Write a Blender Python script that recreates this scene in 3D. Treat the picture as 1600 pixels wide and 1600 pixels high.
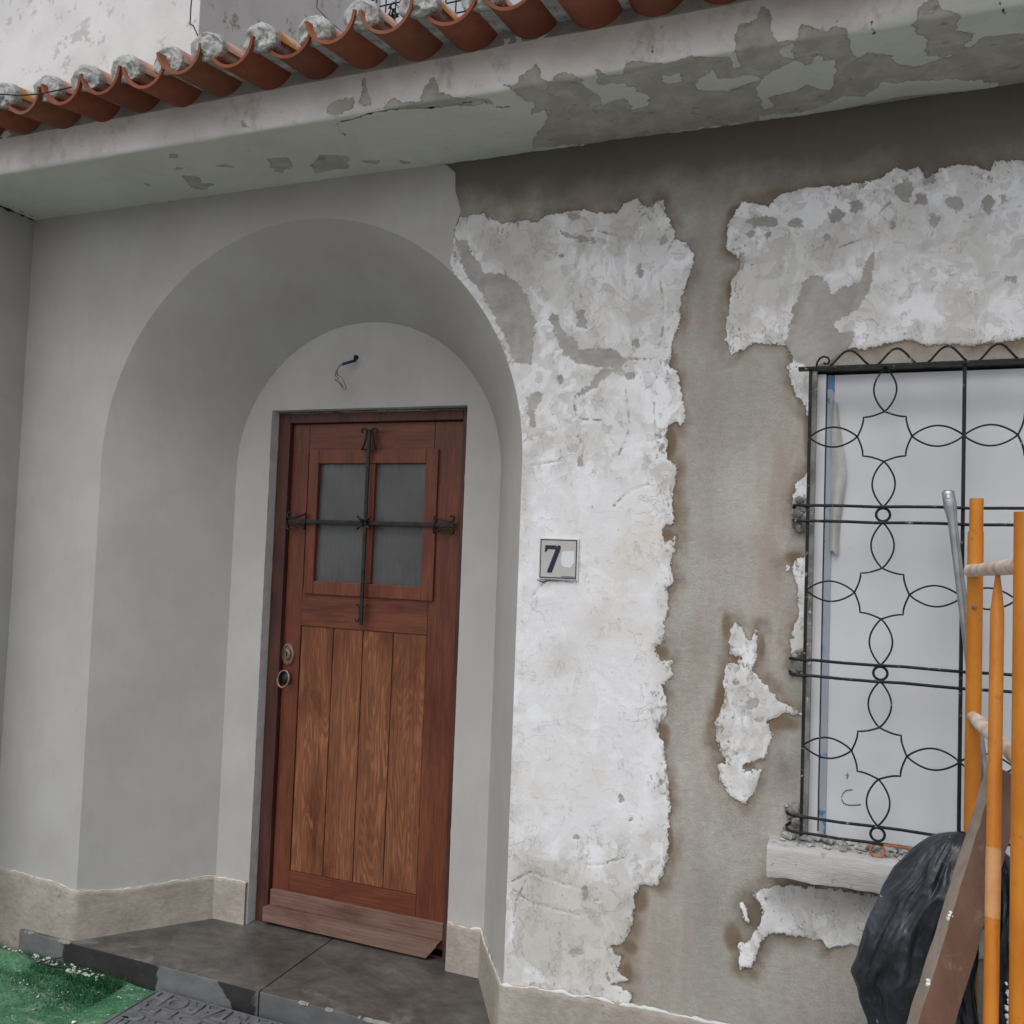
import bpy, bmesh, math, random
import numpy as np
from mathutils import Vector, Matrix
random.seed(7); 
S = bpy.context.scene
for o in list(bpy.data.objects): bpy.data.objects.remove(o)

# ------------------------------------------------------------------ camera
CAM = dict(x=0.069, y=-2.5651, z=1.5985, yaw=.36903, pitch=.04590, roll=.03652, f=1377.68)
def cam_axes():
    y, pt, r = CAM['yaw'], CAM['pitch'], CAM['roll']
    F = np.array([-math.sin(y)*math.cos(pt), math.cos(y)*math.cos(pt), math.sin(pt)])
    R = np.array([math.cos(y), math.sin(y), 0]); U = np.cross(R, F)
    return F, R*math.cos(r)+U*math.sin(r), -R*math.sin(r)+U*math.cos(r)
CF, CR, CU = cam_axes(); CC = np.array([CAM['x'], CAM['y'], CAM['z']])
cd = bpy.data.cameras.new('camera'); co = bpy.data.objects.new('camera', cd); S.collection.objects.link(co)
co.matrix_world = Matrix(((CR[0], CU[0], -CF[0], CC[0]), (CR[1], CU[1], -CF[1], CC[1]), (CR[2], CU[2], -CF[2], CC[2]), (0, 0, 0, 1)))
cd.sensor_width = 36; cd.lens = CAM['f']/1600*36; cd.clip_start = .05; cd.clip_end = 400
S.camera = co
# ------------------------------------------------------------------ sky, sun, exposure
W = bpy.data.worlds.new('World'); S.world = W; W.use_nodes = True
nt = W.node_tree; bg = nt.nodes['Background']
sky = nt.nodes.new('ShaderNodeTexSky'); sky.sky_type = 'NISHITA'; sky.sun_disc = False
SUN_EL, SUN_AZ = math.radians(55), math.radians(186)
sky.sun_elevation = SUN_EL; sky.sun_rotation = SUN_AZ; sky.dust_density = 3; sky.air_density = 1
hs = nt.nodes.new('ShaderNodeHueSaturation'); hs.inputs['Saturation'].default_value = .22
nt.links.new(sky.outputs[0], hs.inputs['Color']); nt.links.new(hs.outputs[0], bg.inputs[0]); bg.inputs[1].default_value = .15
sd = bpy.data.lights.new('sun', 'SUN'); so = bpy.data.objects.new('sun', sd); S.collection.objects.link(so)
sd.energy = .8; sd.angle = math.radians(35); sd.color = (1, .97, .93)
dsun = Vector((math.sin(SUN_AZ)*math.cos(SUN_EL), math.cos(SUN_AZ)*math.cos(SUN_EL), math.sin(SUN_EL)))
so.rotation_euler = (-dsun).to_track_quat('-Z', 'Y').to_euler()
S.view_settings.view_transform = 'Standard'; S.view_settings.look = 'None'; S.view_settings.gamma = 1
S.view_settings.exposure = 0.10

# ------------------------------------------------------------------ helpers
def pix(x, y, ax, val):
    """where the sight line of a measured point of the photo meets the real plane (axis ax = val)"""
    D = CF+(x-800)/CAM['f']*CR-(y-800)/CAM['f']*CU
    return CC+D*((val-CC[ax])/D[ax])
def fy(x, y, Y=0.0): p = pix(x, y, 1, Y); return (p[0], p[2])
def link(o, parent=None):
    S.collection.objects.link(o)
    if parent: o.parent = parent
    return o
def empty(name, parent=None, loc=None, **props):
    o = bpy.data.objects.new(name, None); link(o, parent); o.empty_display_size = .1
    if loc: o.location = loc
    for k, v in props.items(): o[k] = v
    return o
def build(name, verts, faces, mat, parent=None, smooth=False, loc=None, **props):
    me = bpy.data.meshes.new(name); me.from_pydata([tuple(map(float, v)) for v in verts], [], [tuple(map(int, f)) for f in faces]); me.update()
    if smooth: me.polygons.foreach_set('use_smooth', [True]*len(me.polygons))
    if mat: me.materials.append(mat)
    o = bpy.data.objects.new(name, me); link(o, parent)
    if loc: o.location = loc
    for k, v in props.items(): o[k] = v
    return o
class MB:
    def __init__(s): s.v = []; s.f = []
    def add(s, v, f):
        b = len(s.v); s.v += [tuple(x) for x in v]; s.f += [tuple(i+b for i in q) for q in f]; return s
    def box(s, x0, x1, y0, y1, z0, z1, bev=0.0, M=None):
        bm = bmesh.new(); bmesh.ops.create_cube(bm, size=1)
        for v in bm.verts: v.co = Vector(((x0+x1)/2+v.co.x*(x1-x0), (y0+y1)/2+v.co.y*(y1-y0), (z0+z1)/2+v.co.z*(z1-z0)))
        if bev > 0: bmesh.ops.bevel(bm, geom=bm.edges[:], offset=bev, segments=2, profile=.6, affect='EDGES')
        if M: bmesh.ops.transform(bm, matrix=M, verts=bm.verts)
        bm.verts.index_update(); s.add([v.co[:] for v in bm.verts], [[v.index for v in f.verts] for f in bm.faces]); bm.free(); return s
    def tube(s, pts, r, seg=8, closed=False, cap=True, flat=(1, 1), up=None):
        P = [Vector(p) for p in pts]; n = len(P)
        rr = r if hasattr(r, '__len__') else [r]*n
        T = []
        for i in range(n):
            a = P[(i-1) % n] if (closed or i > 0) else P[i]; b = P[(i+1) % n] if (closed or i < n-1) else P[i]
            t = (b-a); T.append(t.normalized() if t.length > 1e-9 else Vector((0, 0, 1)))
        u = Vector(up) if up else (Vector((0, 1, 0)) if abs(T[0].y) < .9 else Vector((1, 0, 0)))
        vs = []; prev = None
        for i in range(n):
            q = u if (prev is None or up) else prev
            w = (q-T[i]*q.dot(T[i])); w = w.normalized() if w.length > 1e-6 else T[i].orthogonal().normalized()
            prev = w; b = T[i].cross(w)
            for k in range(seg):
                a = 2*math.pi*k/seg; vs.append(P[i]+(w*math.cos(a)*flat[0]+b*math.sin(a)*flat[1])*rr[i])
        fs = []
        for i in range(n if closed else n-1):
            j = (i+1) % n
            for k in range(seg): k2 = (k+1) % seg; fs.append((i*seg+k, i*seg+k2, j*seg+k2, j*seg+k))
        if cap and not closed: fs.append(tuple(range(seg-1, -1, -1))); fs.append(tuple((n-1)*seg+k for k in range(seg)))
        return s.add(vs, fs)
    def prism(s, poly, y0, y1):
        """outline in (x,z), extruded from y0 (front) to y1"""
        n = len(poly); v = [(x, y0, z) for x, z in poly]+[(x, y1, z) for x, z in poly]
        f = [tuple(range(n)), tuple(range(2*n-1, n-1, -1))]+[(i, i+n, (i+1) % n+n, (i+1) % n) for i in range(n)]
        return s.add(v, f)
    def build(s, name, mat, parent=None, smooth=False, **props): return build(name, s.v, s.f, mat, parent, smooth, **props)

def auto_smooth(o, ang=35):
    me = o.data; me.polygons.foreach_set('use_smooth', [True]*len(me.polygons))
    bm = bmesh.new(); bm.from_mesh(me)
    for e in bm.edges:
        e.smooth = len(e.link_faces) == 2 and e.calc_face_angle(0) < math.radians(ang)
    bmesh.ops.recalc_face_normals(bm, faces=bm.faces)
    bm.to_mesh(me); bm.free(); return o

def vnoise(x, y, scale, seed=0, octv=4, rough=.5):
    r = np.random.default_rng(seed); L = r.random((257, 257)); out = 0; amp = 1; tot = 0
    for o in range(octv):
        a = np.asarray(x)*scale+37.3*o+500; b = np.asarray(y)*scale+11.7*o+500
        i = np.floor(a).astype(int); j = np.floor(b).astype(int); u = a-i; v = b-j
        u = u*u*(3-2*u); v = v*v*(3-2*v); i %= 256; j %= 256
        out = out+amp*((L[i, j]*(1-u)+L[i+1, j]*u)*(1-v)+(L[i, j+1]*(1-u)+L[i+1, j+1]*u)*v); tot += amp; amp *= rough; scale = scale*2
    return out/tot

def sdf_poly(X, Z, polys, clip=.25):
    """signed distance (+ inside) from grid points to a union of outlines"""
    best = np.full(X.shape, -clip)
    for poly in polys:
        p = np.asarray(poly, float); lo = p.min(0)-clip; hi = p.max(0)+clip
        m = (X > lo[0]) & (X < hi[0]) & (Z > lo[1]) & (Z < hi[1])
        if not m.any(): continue
        x = X[m]; z = Z[m]; d = np.full(x.shape, 9.0); ins = np.zeros(x.shape, bool)
        for a, b in zip(p, np.roll(p, -1, 0)):
            e = b-a; L = e@e+1e-12
            t = np.clip(((x-a[0])*e[0]+(z-a[1])*e[1])/L, 0, 1)
            d = np.minimum(d, (x-a[0]-t*e[0])**2+(z-a[1]-t*e[1])**2)
            c = ((a[1] > z) != (b[1] > z)) & (x < (b[0]-a[0])*(z-a[1])/(b[1]-a[1]+1e-12)+a[0]); ins ^= c
        d = np.sqrt(d); best[m] = np.maximum(best[m], np.where(ins, d, -d))
    return best
def sdf_line(X, Z, lines, clip=.05):
    best = np.full(X.shape, clip)
    for poly in lines:
        p = np.asarray(poly, float); lo = p.min(0)-clip; hi = p.max(0)+clip
        m = (X > lo[0]) & (X < hi[0]) & (Z > lo[1]) & (Z < hi[1])
        if not m.any(): continue
        x = X[m]; z = Z[m]; d = np.full(x.shape, 9.0)
        for a, b in zip(p[:-1], p[1:]):
            e = b-a; t = np.clip(((x-a[0])*e[0]+(z-a[1])*e[1])/(e@e+1e-12), 0, 1)
            d = np.minimum(d, (x-a[0]-t*e[0])**2+(z-a[1]-t*e[1])**2)
        best[m] = np.minimum(best[m], np.sqrt(d))
    return best

def grid(name, X, Y, Z, mat, parent=None, attrs=None, keep=None, flip=False, **props):
    """sheet from 2-D arrays, rows x columns; keep is a mask of faces"""
    n, m = X.shape; co_ = np.stack([X, Y, Z], -1).reshape(-1, 3)
    idx = np.arange(n*m).reshape(n, m)
    q = np.stack([idx[:-1, :-1], idx[:-1, 1:], idx[1:, 1:], idx[1:, :-1]], -1)
    if flip: q = q[..., ::-1]
    q = q[keep] if keep is not None else q.reshape(-1, 4)
    used = np.zeros(n*m, bool); used[q.ravel()] = True; remap = np.cumsum(used)-1
    co_ = co_[used]; q = remap[q]
    me = bpy.data.meshes.new(name); me.vertices.add(len(co_)); me.vertices.foreach_set('co', co_.astype('f4').ravel())
    me.loops.add(q.size); me.loops.foreach_set('vertex_index', q.astype('i4').ravel())
    me.polygons.add(len(q)); me.polygons.foreach_set('loop_start', (np.arange(len(q))*4).astype('i4'))
    me.polygons.foreach_set('loop_total', np.full(len(q), 4, 'i4')); me.update(calc_edges=True)
    me.polygons.foreach_set('use_smooth', [True]*len(q))
    for k, a in (attrs or {}).items():
        at = me.attributes.new(k, 'FLOAT', 'POINT'); at.data.foreach_set('value', a.reshape(-1)[used].astype('f4'))
    if mat: me.materials.append(mat)
    o = bpy.data.objects.new(name, me); link(o, parent)
    for k, v in props.items(): o[k] = v
    return o

# ------------------------------------------------------------------ node helper
class NT:
    def __init__(s, name, rough=.8, spec=.3, metal=0):
        s.m = bpy.data.materials.new(name); s.m.use_nodes = True; s.t = s.m.node_tree; s.b = s.t.nodes['Principled BSDF']
        s.b.inputs['Roughness'].default_value = rough; s.b.inputs['Specular IOR Level'].default_value = spec; s.b.inputs['Metallic'].default_value = metal
        s.obj = s.t.nodes.new('ShaderNodeTexCoord').outputs['Object']
    def set(s, sock, v):
        if isinstance(v, bpy.types.NodeSocket): s.t.links.new(v, sock)
        elif hasattr(v, '__len__') and len(v) == 3 and sock.type == 'RGBA': sock.default_value = (*v, 1)
        else: sock.default_value = v
    def attr(s, n): a = s.t.nodes.new('ShaderNodeAttribute'); a.attribute_name = n; return a.outputs['Fac']
    def math(s, op, a, b=0.0, c=None, clamp=False):
        n = s.t.nodes.new('ShaderNodeMath'); n.operation = op; n.use_clamp = clamp; s.set(n.inputs[0], a); s.set(n.inputs[1], b)
        if c is not None: s.set(n.inputs[2], c)
        return n.outputs[0]
    def ramp(s, v, lo, hi, a=0.0, b=1.0, smooth=True):
        n = s.t.nodes.new('ShaderNodeMapRange'); n.interpolation_type = 'SMOOTHSTEP' if smooth else 'LINEAR'; n.clamp = True
        s.set(n.inputs[0], v); s.set(n.inputs[1], lo); s.set(n.inputs[2], hi); s.set(n.inputs[3], a); s.set(n.inputs[4], b); return n.outputs[0]
    def scale(s, v, sc, loc=(0, 0, 0), rot=(0, 0, 0)):
        n = s.t.nodes.new('ShaderNodeMapping'); s.set(n.inputs[0], v); n.inputs['Scale'].default_value = sc; n.inputs['Location'].default_value = loc; n.inputs['Rotation'].default_value = rot; return n.outputs[0]
    def noise(s, sc, detail=4, rough=.55, v=None, dist=0.0, lac=2.0):
        n = s.t.nodes.new('ShaderNodeTexNoise'); s.set(n.inputs['Vector'], v if v is not None else s.obj)
        n.inputs['Scale'].default_value = sc; n.inputs['Detail'].default_value = detail; n.inputs['Roughness'].default_value = rough; n.inputs['Distortion'].default_value = dist; n.inputs['Lacunarity'].default_value = lac
        return n.outputs['Fac']
    def voro(s, sc, v=None, feature='F1', out='Distance', rand=1.0):
        n = s.t.nodes.new('ShaderNodeTexVoronoi'); n.feature = feature; s.set(n.inputs['Vector'], v if v is not None else s.obj); n.inputs['Scale'].default_value = sc
        n.inputs['Randomness'].default_value = rand; return n.outputs[out]
    def mix(s, f, a, b):
        n = s.t.nodes.new('ShaderNodeMix'); n.data_type = 'RGBA'; s.set(n.inputs[0], f); s.set(n.inputs[6], a); s.set(n.inputs[7], b); return n.outputs[2]
    def mulc(s, c, f):
        n = s.t.nodes.new('ShaderNodeVectorMath'); n.operation = 'SCALE'; s.set(n.inputs[0], c); s.set(n.inputs['Scale'], f); return n.outputs[0]
    def sep(s, v=None):
        n = s.t.nodes.new('ShaderNodeSeparateXYZ'); s.set(n.inputs[0], v if v is not None else s.obj); return n.outputs
    def bump(s, h, st=.5, dist=.01, nrm=None):
        n = s.t.nodes.new('ShaderNodeBump'); s.set(n.inputs['Height'], h); n.inputs['Strength'].default_value = st; n.inputs['Distance'].default_value = dist
        if nrm is not None: s.set(n.inputs['Normal'], nrm)
        return n.outputs[0]
    def out(s, col=None, rough=None, nrm=None):
        if col is not None: s.set(s.b.inputs['Base Color'], col)
        if rough is not None: s.set(s.b.inputs['Roughness'], rough)
        if nrm is not None: s.set(s.b.inputs['Normal'], nrm)
        return s.m
def rgb(r, g, b):
    f = lambda c: (c/255/12.92) if c/255 <= .04045 else ((c/255+.055)/1.055)**2.4
    return (f(r), f(g), f(b))

# smooth new skim render: the left of the front, the niche, the side wall
SK = (.430, .417, .403)
def skim_colour(n):
    a = n.noise(3.1, 5, .6); b = n.noise(22, 5, .6, v=n.scale(n.obj, (1, 1, .35))); c = n.noise(190, 3, .6)
    col = n.mix(n.ramp(a, .3, .7), (SK[0]*.94, SK[1]*.93, SK[2]*.93), (SK[0]*1.05, SK[1]*1.06, SK[2]*1.08))
    col = n.mix(n.ramp(b, .45, .75, 0, .3), col, (SK[0]*.86, SK[1]*.85, SK[2]*.84))
    h = n.math('ADD', n.math('MULTIPLY', b, .5), n.math('MULTIPLY', c, .10))
    return n.mulc(col, n.ramp(c, .2, .8, .96, 1.04)), h
def m_skim():
    n = NT('smooth_skim_render', .85, .25); col, h = skim_colour(n)
    return n.out(col, None, n.bump(h, .35, .004))
M_SKIM = m_skim()

def m_facade():
    n = NT('peeling_facade', .88, .2)
    e = n.math('SUBTRACT', n.noise(38, 7, .68), .5); e2 = n.math('SUBTRACT', n.noise(150, 4, .65), .5)
    e3 = n.math('SUBTRACT', n.noise(85, 5, .75, dist=.6), .5)
    jit = n.math('ADD', n.math('MULTIPLY', e, .036), n.math('ADD', n.math('MULTIPLY', e2, .010), n.math('MULTIPLY', e3, .020)))
    dw = n.math('ADD', n.attr('dw'), jit); dc = n.math('ADD', n.attr('dc'), n.math('MULTIPLY', jit, 1.15))
    ds = n.attr('ds'); dk = n.attr('dk'); wet = n.attr('wet'); tint = n.attr('tint'); rgh = n.attr('rgh'); rawdw = n.attr('dw')
    Wm = n.ramp(dw, -.0008, .0008); Cm = n.ramp(dc, -.001, .001); Sm = n.ramp(ds, -.0006, .0006)
    # grey sand render
    streak = n.noise(52, 6, .68, v=n.scale(n.obj, (.75, 1, 1.3)), dist=.5); sand = n.noise(420, 3, .7); big = n.noise(4.2, 5, .55)
    g = n.mix(n.ramp(big, .3, .7), (.370, .350, .315), (.455, .440, .400))
    g = n.mulc(g, n.ramp(streak, .3, .7, .90, 1.07)); g = n.mulc(g, n.ramp(n.noise(1.7, 5, .6, v=n.scale(n.obj, (2.2, 1, .7))), .32, .68, .86, 1.08)); g = n.mix(n.ramp(n.noise(30, 6, .75), .66, .72, 0, .35), g, (.20, .17, .14)); g = n.mulc(g, n.ramp(sand, .25, .75, .80, 1.16))
    rust = n.ramp(n.noise(2.6, 5, .62, v=n.scale(n.obj, (2.0, 1, .45))), .46, .66, 0, .75)
    g = n.mix(rust, g, (.330, .278, .245))
    hal = n.math('MULTIPLY', n.ramp(n.math('SUBTRACT', n.math('ADD', rawdw, n.math('MULTIPLY', n.math('SUBTRACT', n.noise(9, 4, .6), .5), .10)), 0.0), -.045, .004, 0, 1), n.ramp(n.noise(8, 4, .6), .36, .58, .25, .90))
    g = n.mix(hal, g, (.185, .140, .100))
    g = n.mix(n.math('MULTIPLY', n.attr('brn'), .75), g, (.155, .105, .065))
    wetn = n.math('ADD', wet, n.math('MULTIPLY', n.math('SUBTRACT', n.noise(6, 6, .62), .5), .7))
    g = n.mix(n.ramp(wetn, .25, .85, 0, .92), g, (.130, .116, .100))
    # old whitewash
    fl = n.noise(7, 8, .66, dist=.6); fl2 = n.noise(17, 8, .7, v=n.scale(n.obj, (1, 1, .75)), dist=.3)
    wcol = n.mix(n.math('MAXIMUM', n.ramp(fl, .38, .60), n.math('SUBTRACT', .85, rgh)), (.59, .585, .575), (.77, .775, .81))
    wcol = n.mix(n.ramp(n.noise(2.6, 5, .6), .50, .70, 0, .55), wcol, (.60, .545, .47))
    wcol = n.mix(n.math('MULTIPLY', tint, n.ramp(fl, .3, .7, .5, 1)), wcol, (.50, .465, .415))
    # thin flaked layer: crisp-edged slightly darker shapes
    flk = n.ramp(n.math('ADD', fl2, n.math('MULTIPLY', tint, .05)), .595, .603)
    wcol = n.mix(n.math('MULTIPLY', flk, n.math('MULTIPLY', rgh, .42)), wcol, (.47, .455, .43))
    big2 = n.noise(5.2, 9, .62, v=n.scale(n.obj, (1, 1, .6), (3, 0, 1)), dist=.9)
    skin = n.ramp(n.math('ADD', big2, n.math('MULTIPLY', tint, .10)), .56, .572)
    wcol = n.mix(n.math('MULTIPLY', skin, n.math('MULTIPLY', rgh, .34)), wcol, (.45, .435, .41))
    brush = n.noise(34, 6, .7, v=n.scale(n.obj, (1.6, 1, .25)), dist=.3)
    wcol = n.mix(n.math('MULTIPLY', rgh, n.ramp(brush, .58, .70, 0, .38)), wcol, (.42, .40, .37))
    # pits near the torn edge and scattered
    near = n.ramp(rawdw, .0, .09, 1, 0)
    pit = n.math('ADD', n.noise(75, 4, .75, v=n.scale(n.obj, (1.2, 1, .8))), n.math('MULTIPLY', n.math('MULTIPLY', near, n.ramp(n.noise(9, 3), .42, .62)), .16))
    pitm = n.ramp(pit, .685, .71); wcol = n.mix(n.math('MULTIPLY', pitm, .75), wcol, (.24, .20, .15))
    hole = n.ramp(n.voro(21, rand=1.0), .045, .035); hsel = n.ramp(n.noise(13, 2), .60, .62)
    hole = n.math('MULTIPLY', hole, hsel); wcol = n.mix(n.math('MULTIPLY', hole, .8), wcol, (.16, .14, .12))
    vsep = None
    # hair cracks: borders of large warped cells, only here and there
    wv = n.t.nodes.new('ShaderNodeVectorMath'); wv.operation = 'ADD'
    nz = n.t.nodes.new('ShaderNodeTexNoise'); nz.inputs['Scale'].default_value = 11; nz.inputs['Detail'].default_value = 5; n.t.links.new(n.obj, nz.inputs['Vector'])
    sc = n.t.nodes.new('ShaderNodeVectorMath'); sc.operation = 'SCALE'; n.t.links.new(nz.outputs['Color'], sc.inputs[0]); sc.inputs['Scale'].default_value = .22
    n.t.links.new(n.obj, wv.inputs[0]); n.t.links.new(sc.outputs[0], wv.inputs[1])
    ck = n.ramp(n.voro(4.4, v=wv.outputs[0], feature='DISTANCE_TO_EDGE'), .012, .002)
    fv = n.t.nodes.new('ShaderNodeTexVoronoi'); fv.inputs['Scale'].default_value = 8.5; n.set(fv.inputs['Vector'], wv.outputs[0]); fr_ = n.t.nodes.new('ShaderNodeSeparateColor'); n.set(fr_.inputs[0], fv.outputs['Color'])
    fv2 = n.t.nodes.new('ShaderNodeTexVoronoi'); fv2.inputs['Scale'].default_value = 27; n.set(fv2.inputs['Vector'], wv.outputs[0]); fr2 = n.t.nodes.new('ShaderNodeSeparateColor'); n.set(fr2.inputs[0], fv2.outputs['Color'])
    fa = n.ramp(fr_.outputs[0], .62, .64); fb = n.ramp(fr2.outputs[0], .80, .82)
    wcol = n.mix(n.math('MULTIPLY', fa, n.math('MULTIPLY', rgh, .32)), wcol, (.50, .49, .47)); wcol = n.mix(n.math('MULTIPLY', fb, n.math('MULTIPLY', rgh, .36)), wcol, (.42, .40, .37))
    ck = n.math('MULTIPLY', ck, n.ramp(n.noise(3.7, 2), .50, .56))
    line = n.math('MULTIPLY', n.ramp(n.math('ADD', dk, n.math('ADD', n.math('MULTIPLY', e, .022), n.math('MULTIPLY', e2, .008))), .0026, .0004), n.ramp(n.noise(16, 4, .6), .42, .56, .15, 1))
    ck = n.math('MAXIMUM', n.math('MULTIPLY', ck, .30), line)
    wcol = n.mix(n.math('MULTIPLY', ck, .7), wcol, (.26, .235, .205))
    # grey filler patches over the white
    ccol = n.mix(n.ramp(n.noise(10, 6, .6, dist=.5), .3, .7), (.30, .285, .268), (.42, .405, .385)); ccol = n.mulc(ccol, n.ramp(streak, .3, .7, .93, 1.06))
    wc = n.mix(Cm, wcol, ccol)
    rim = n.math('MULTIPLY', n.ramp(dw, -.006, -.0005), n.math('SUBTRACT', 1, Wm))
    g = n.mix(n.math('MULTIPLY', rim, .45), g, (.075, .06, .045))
    col = n.mix(Wm, g, wc)
    sk, skh = skim_colour(n); col = n.mix(Sm, col, sk)
    # relief
    hg = n.math('ADD', n.math('MULTIPLY', streak, .45), n.math('ADD', n.math('MULTIPLY', sand, .5), n.math('MULTIPLY', n.noise(150, 4, .7), .35)))
    hw = n.math('ADD', n.math('MULTIPLY', fl2, .55), n.math('MULTIPLY', n.noise(70, 5, .6), .30))
    hw = n.math('SUBTRACT', hw, n.math('ADD', n.math('MULTIPLY', pitm, .35), n.math('MULTIPLY', n.math('MAXIMUM', ck, hole), .8)))
    hw = n.math('SUBTRACT', hw, n.math('ADD', n.math('MULTIPLY', flk, .30), n.math('ADD', n.math('MULTIPLY', fa, .30), n.math('MULTIPLY', fb, .35)))); hw = n.math('ADD', hw, 1.0)
    hc = n.math('ADD', n.math('MULTIPLY', streak, .25), 1.25)
    hW = n.t.nodes.new('ShaderNodeMix'); n.set(hW.inputs[0], Cm); n.set(hW.inputs[2], hw); n.set(hW.inputs[3], hc)
    hA = n.t.nodes.new('ShaderNodeMix'); n.set(hA.inputs[0], Wm); n.set(hA.inputs[2], hg); n.set(hA.inputs[3], hW.outputs[0])
    hB = n.t.nodes.new('ShaderNodeMix'); n.set(hB.inputs[0], Sm); n.set(hB.inputs[2], hA.outputs[0]); n.set(hB.inputs[3], n.math('ADD', n.math('MULTIPLY', skh, .5), 1.6))
    return n.out(col, n.ramp(wetn, .3, .9, .9, .75), n.bump(hB.outputs[0], .75, .0042))
M_FACADE = m_facade()

def m_eave():
    n = NT('eave_paint_and_cement', .85, .2)
    e = n.math('SUBTRACT', n.noise(30, 7, .66), .5); dp = n.math('ADD', n.attr('dp'), n.math('MULTIPLY', e, .046)); dk = n.attr('dk'); v = n.attr('v'); fas = n.attr('fas')
    Cm = n.ramp(dp, -.001, .001); a = n.noise(5, 7, .65, dist=.5)
    green = n.mix(n.ramp(a, .3, .7), (.61, .635, .585), (.68, .705, .655))
    wh = n.mix(n.ramp(a, .35, .7), (.78, .75, .735), (.86, .845, .845))
    st = n.ramp(n.noise(9, 7, .7, v=n.scale(n.obj, (1.2, 1, .8))), .52, .68, 0, .55); wh = n.mix(st, wh, (.44, .385, .36))
    wh = n.mix(n.ramp(n.noise(40, 4, .7), .66, .72, 0, .7), wh, (.16, .14, .13))
    wh = n.mix(n.ramp(n.noise(2.2, 4, .6), .50, .66, 0, .5), wh, (.52, .485, .48))
    base = n.mix(fas, green, wh)
    cem = n.mix(n.ramp(n.noise(14, 6, .65, dist=.4), .35, .7), (.40, .388, .350), (.53, .515, .475)); 
    col = n.mix(Cm, base, cem)
    sm = n.ramp(n.noise(19, 6, .72, v=n.scale(n.obj, (.8, 1.3, 1.3)), dist=.4), .56, .66, 0, .6); col = n.mix(n.math('MULTIPLY', sm, n.math('ADD', n.math('MULTIPLY', Cm, .8), .12)), col, (.20, .185, .16))
    fk = n.ramp(n.noise(13, 8, .7, dist=.8), .655, .662, 0, .6); col = n.mix(n.math('MULTIPLY', fk, fas), col, (.36, .33, .31))
    rim = n.math('MULTIPLY', n.ramp(n.math('ABSOLUTE', dp), .0028, .0004), .28); col = n.mix(rim, col, (.10, .09, .08))
    ck = n.math('MULTIPLY', n.ramp(n.math('ADD', dk, n.math('MULTIPLY', e, .022)), .0034, .0004), n.ramp(n.noise(11, 3, .6), .36, .5, .35, 1)); col = n.mix(ck, col, (.012, .011, .010))
    join = n.ramp(n.math('ADD', v, n.math('MULTIPLY', n.noise(16, 5, .7), .034)), .023, .017); col = n.mix(n.math('MULTIPLY', join, .8), col, (.055, .05, .042))
    h = n.math('ADD', n.math('MULTIPLY', Cm, -.7), n.math('ADD', n.math('MULTIPLY', n.noise(70, 5, .65), .45), n.math('MULTIPLY', ck, -1.5)))
    return n.out(col, None, n.bump(h, .7, .004))
M_EAVE = m_eave()

def m_plinth():
    n = NT('beige_plinth', .9, .2); a = n.noise(6, 6, .65); b = n.noise(60, 5, .7, v=n.scale(n.obj, (.7, .7, 1.4)))
    col = n.mix(n.ramp(a, .3, .72), (.32, .285, .250), (.42, .38, .34)); col = n.mulc(col, n.ramp(b, .3, .7, .86, 1.10))
    col = n.mix(n.ramp(n.noise(13, 5, .65), .62, .72, 0, .55), col, (.13, .11, .085))
    col = n.mix(n.ramp(n.noise(110, 3, .7), .68, .75, 0, .5), col, (.12, .10, .08))
    return n.out(col, None, n.bump(n.math('ADD', b, n.math('MULTIPLY', n.noise(350, 2), .4)), .5, .004))
M_PLINTH = m_plinth()

def m_simple(name, c1, c2, sc=12, rough=.7, spec=.3, metal=0, bump=.3, bd=.003, stretch=(1, 1, 1), fine=120, dirt=None):
    n = NT(name, rough, spec, metal); v = n.scale(n.obj, stretch); a = n.noise(sc, 6, .62, v=v); b = n.noise(fine, 4, .65, v=v)
    col = n.mix(n.ramp(a, .32, .68), c1, c2)
    if dirt: col = n.mix(n.ramp(n.noise(dirt[1], 6, .7), dirt[2], dirt[2]+.05, 0, dirt[3]), col, dirt[0])
    return n.out(col, n.ramp(b, .2, .8, rough-.08, min(1, rough+.08)), n.bump(n.math('ADD', n.math('MULTIPLY', a, .5), n.math('MULTIPLY', b, .5)), bump, bd))

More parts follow.
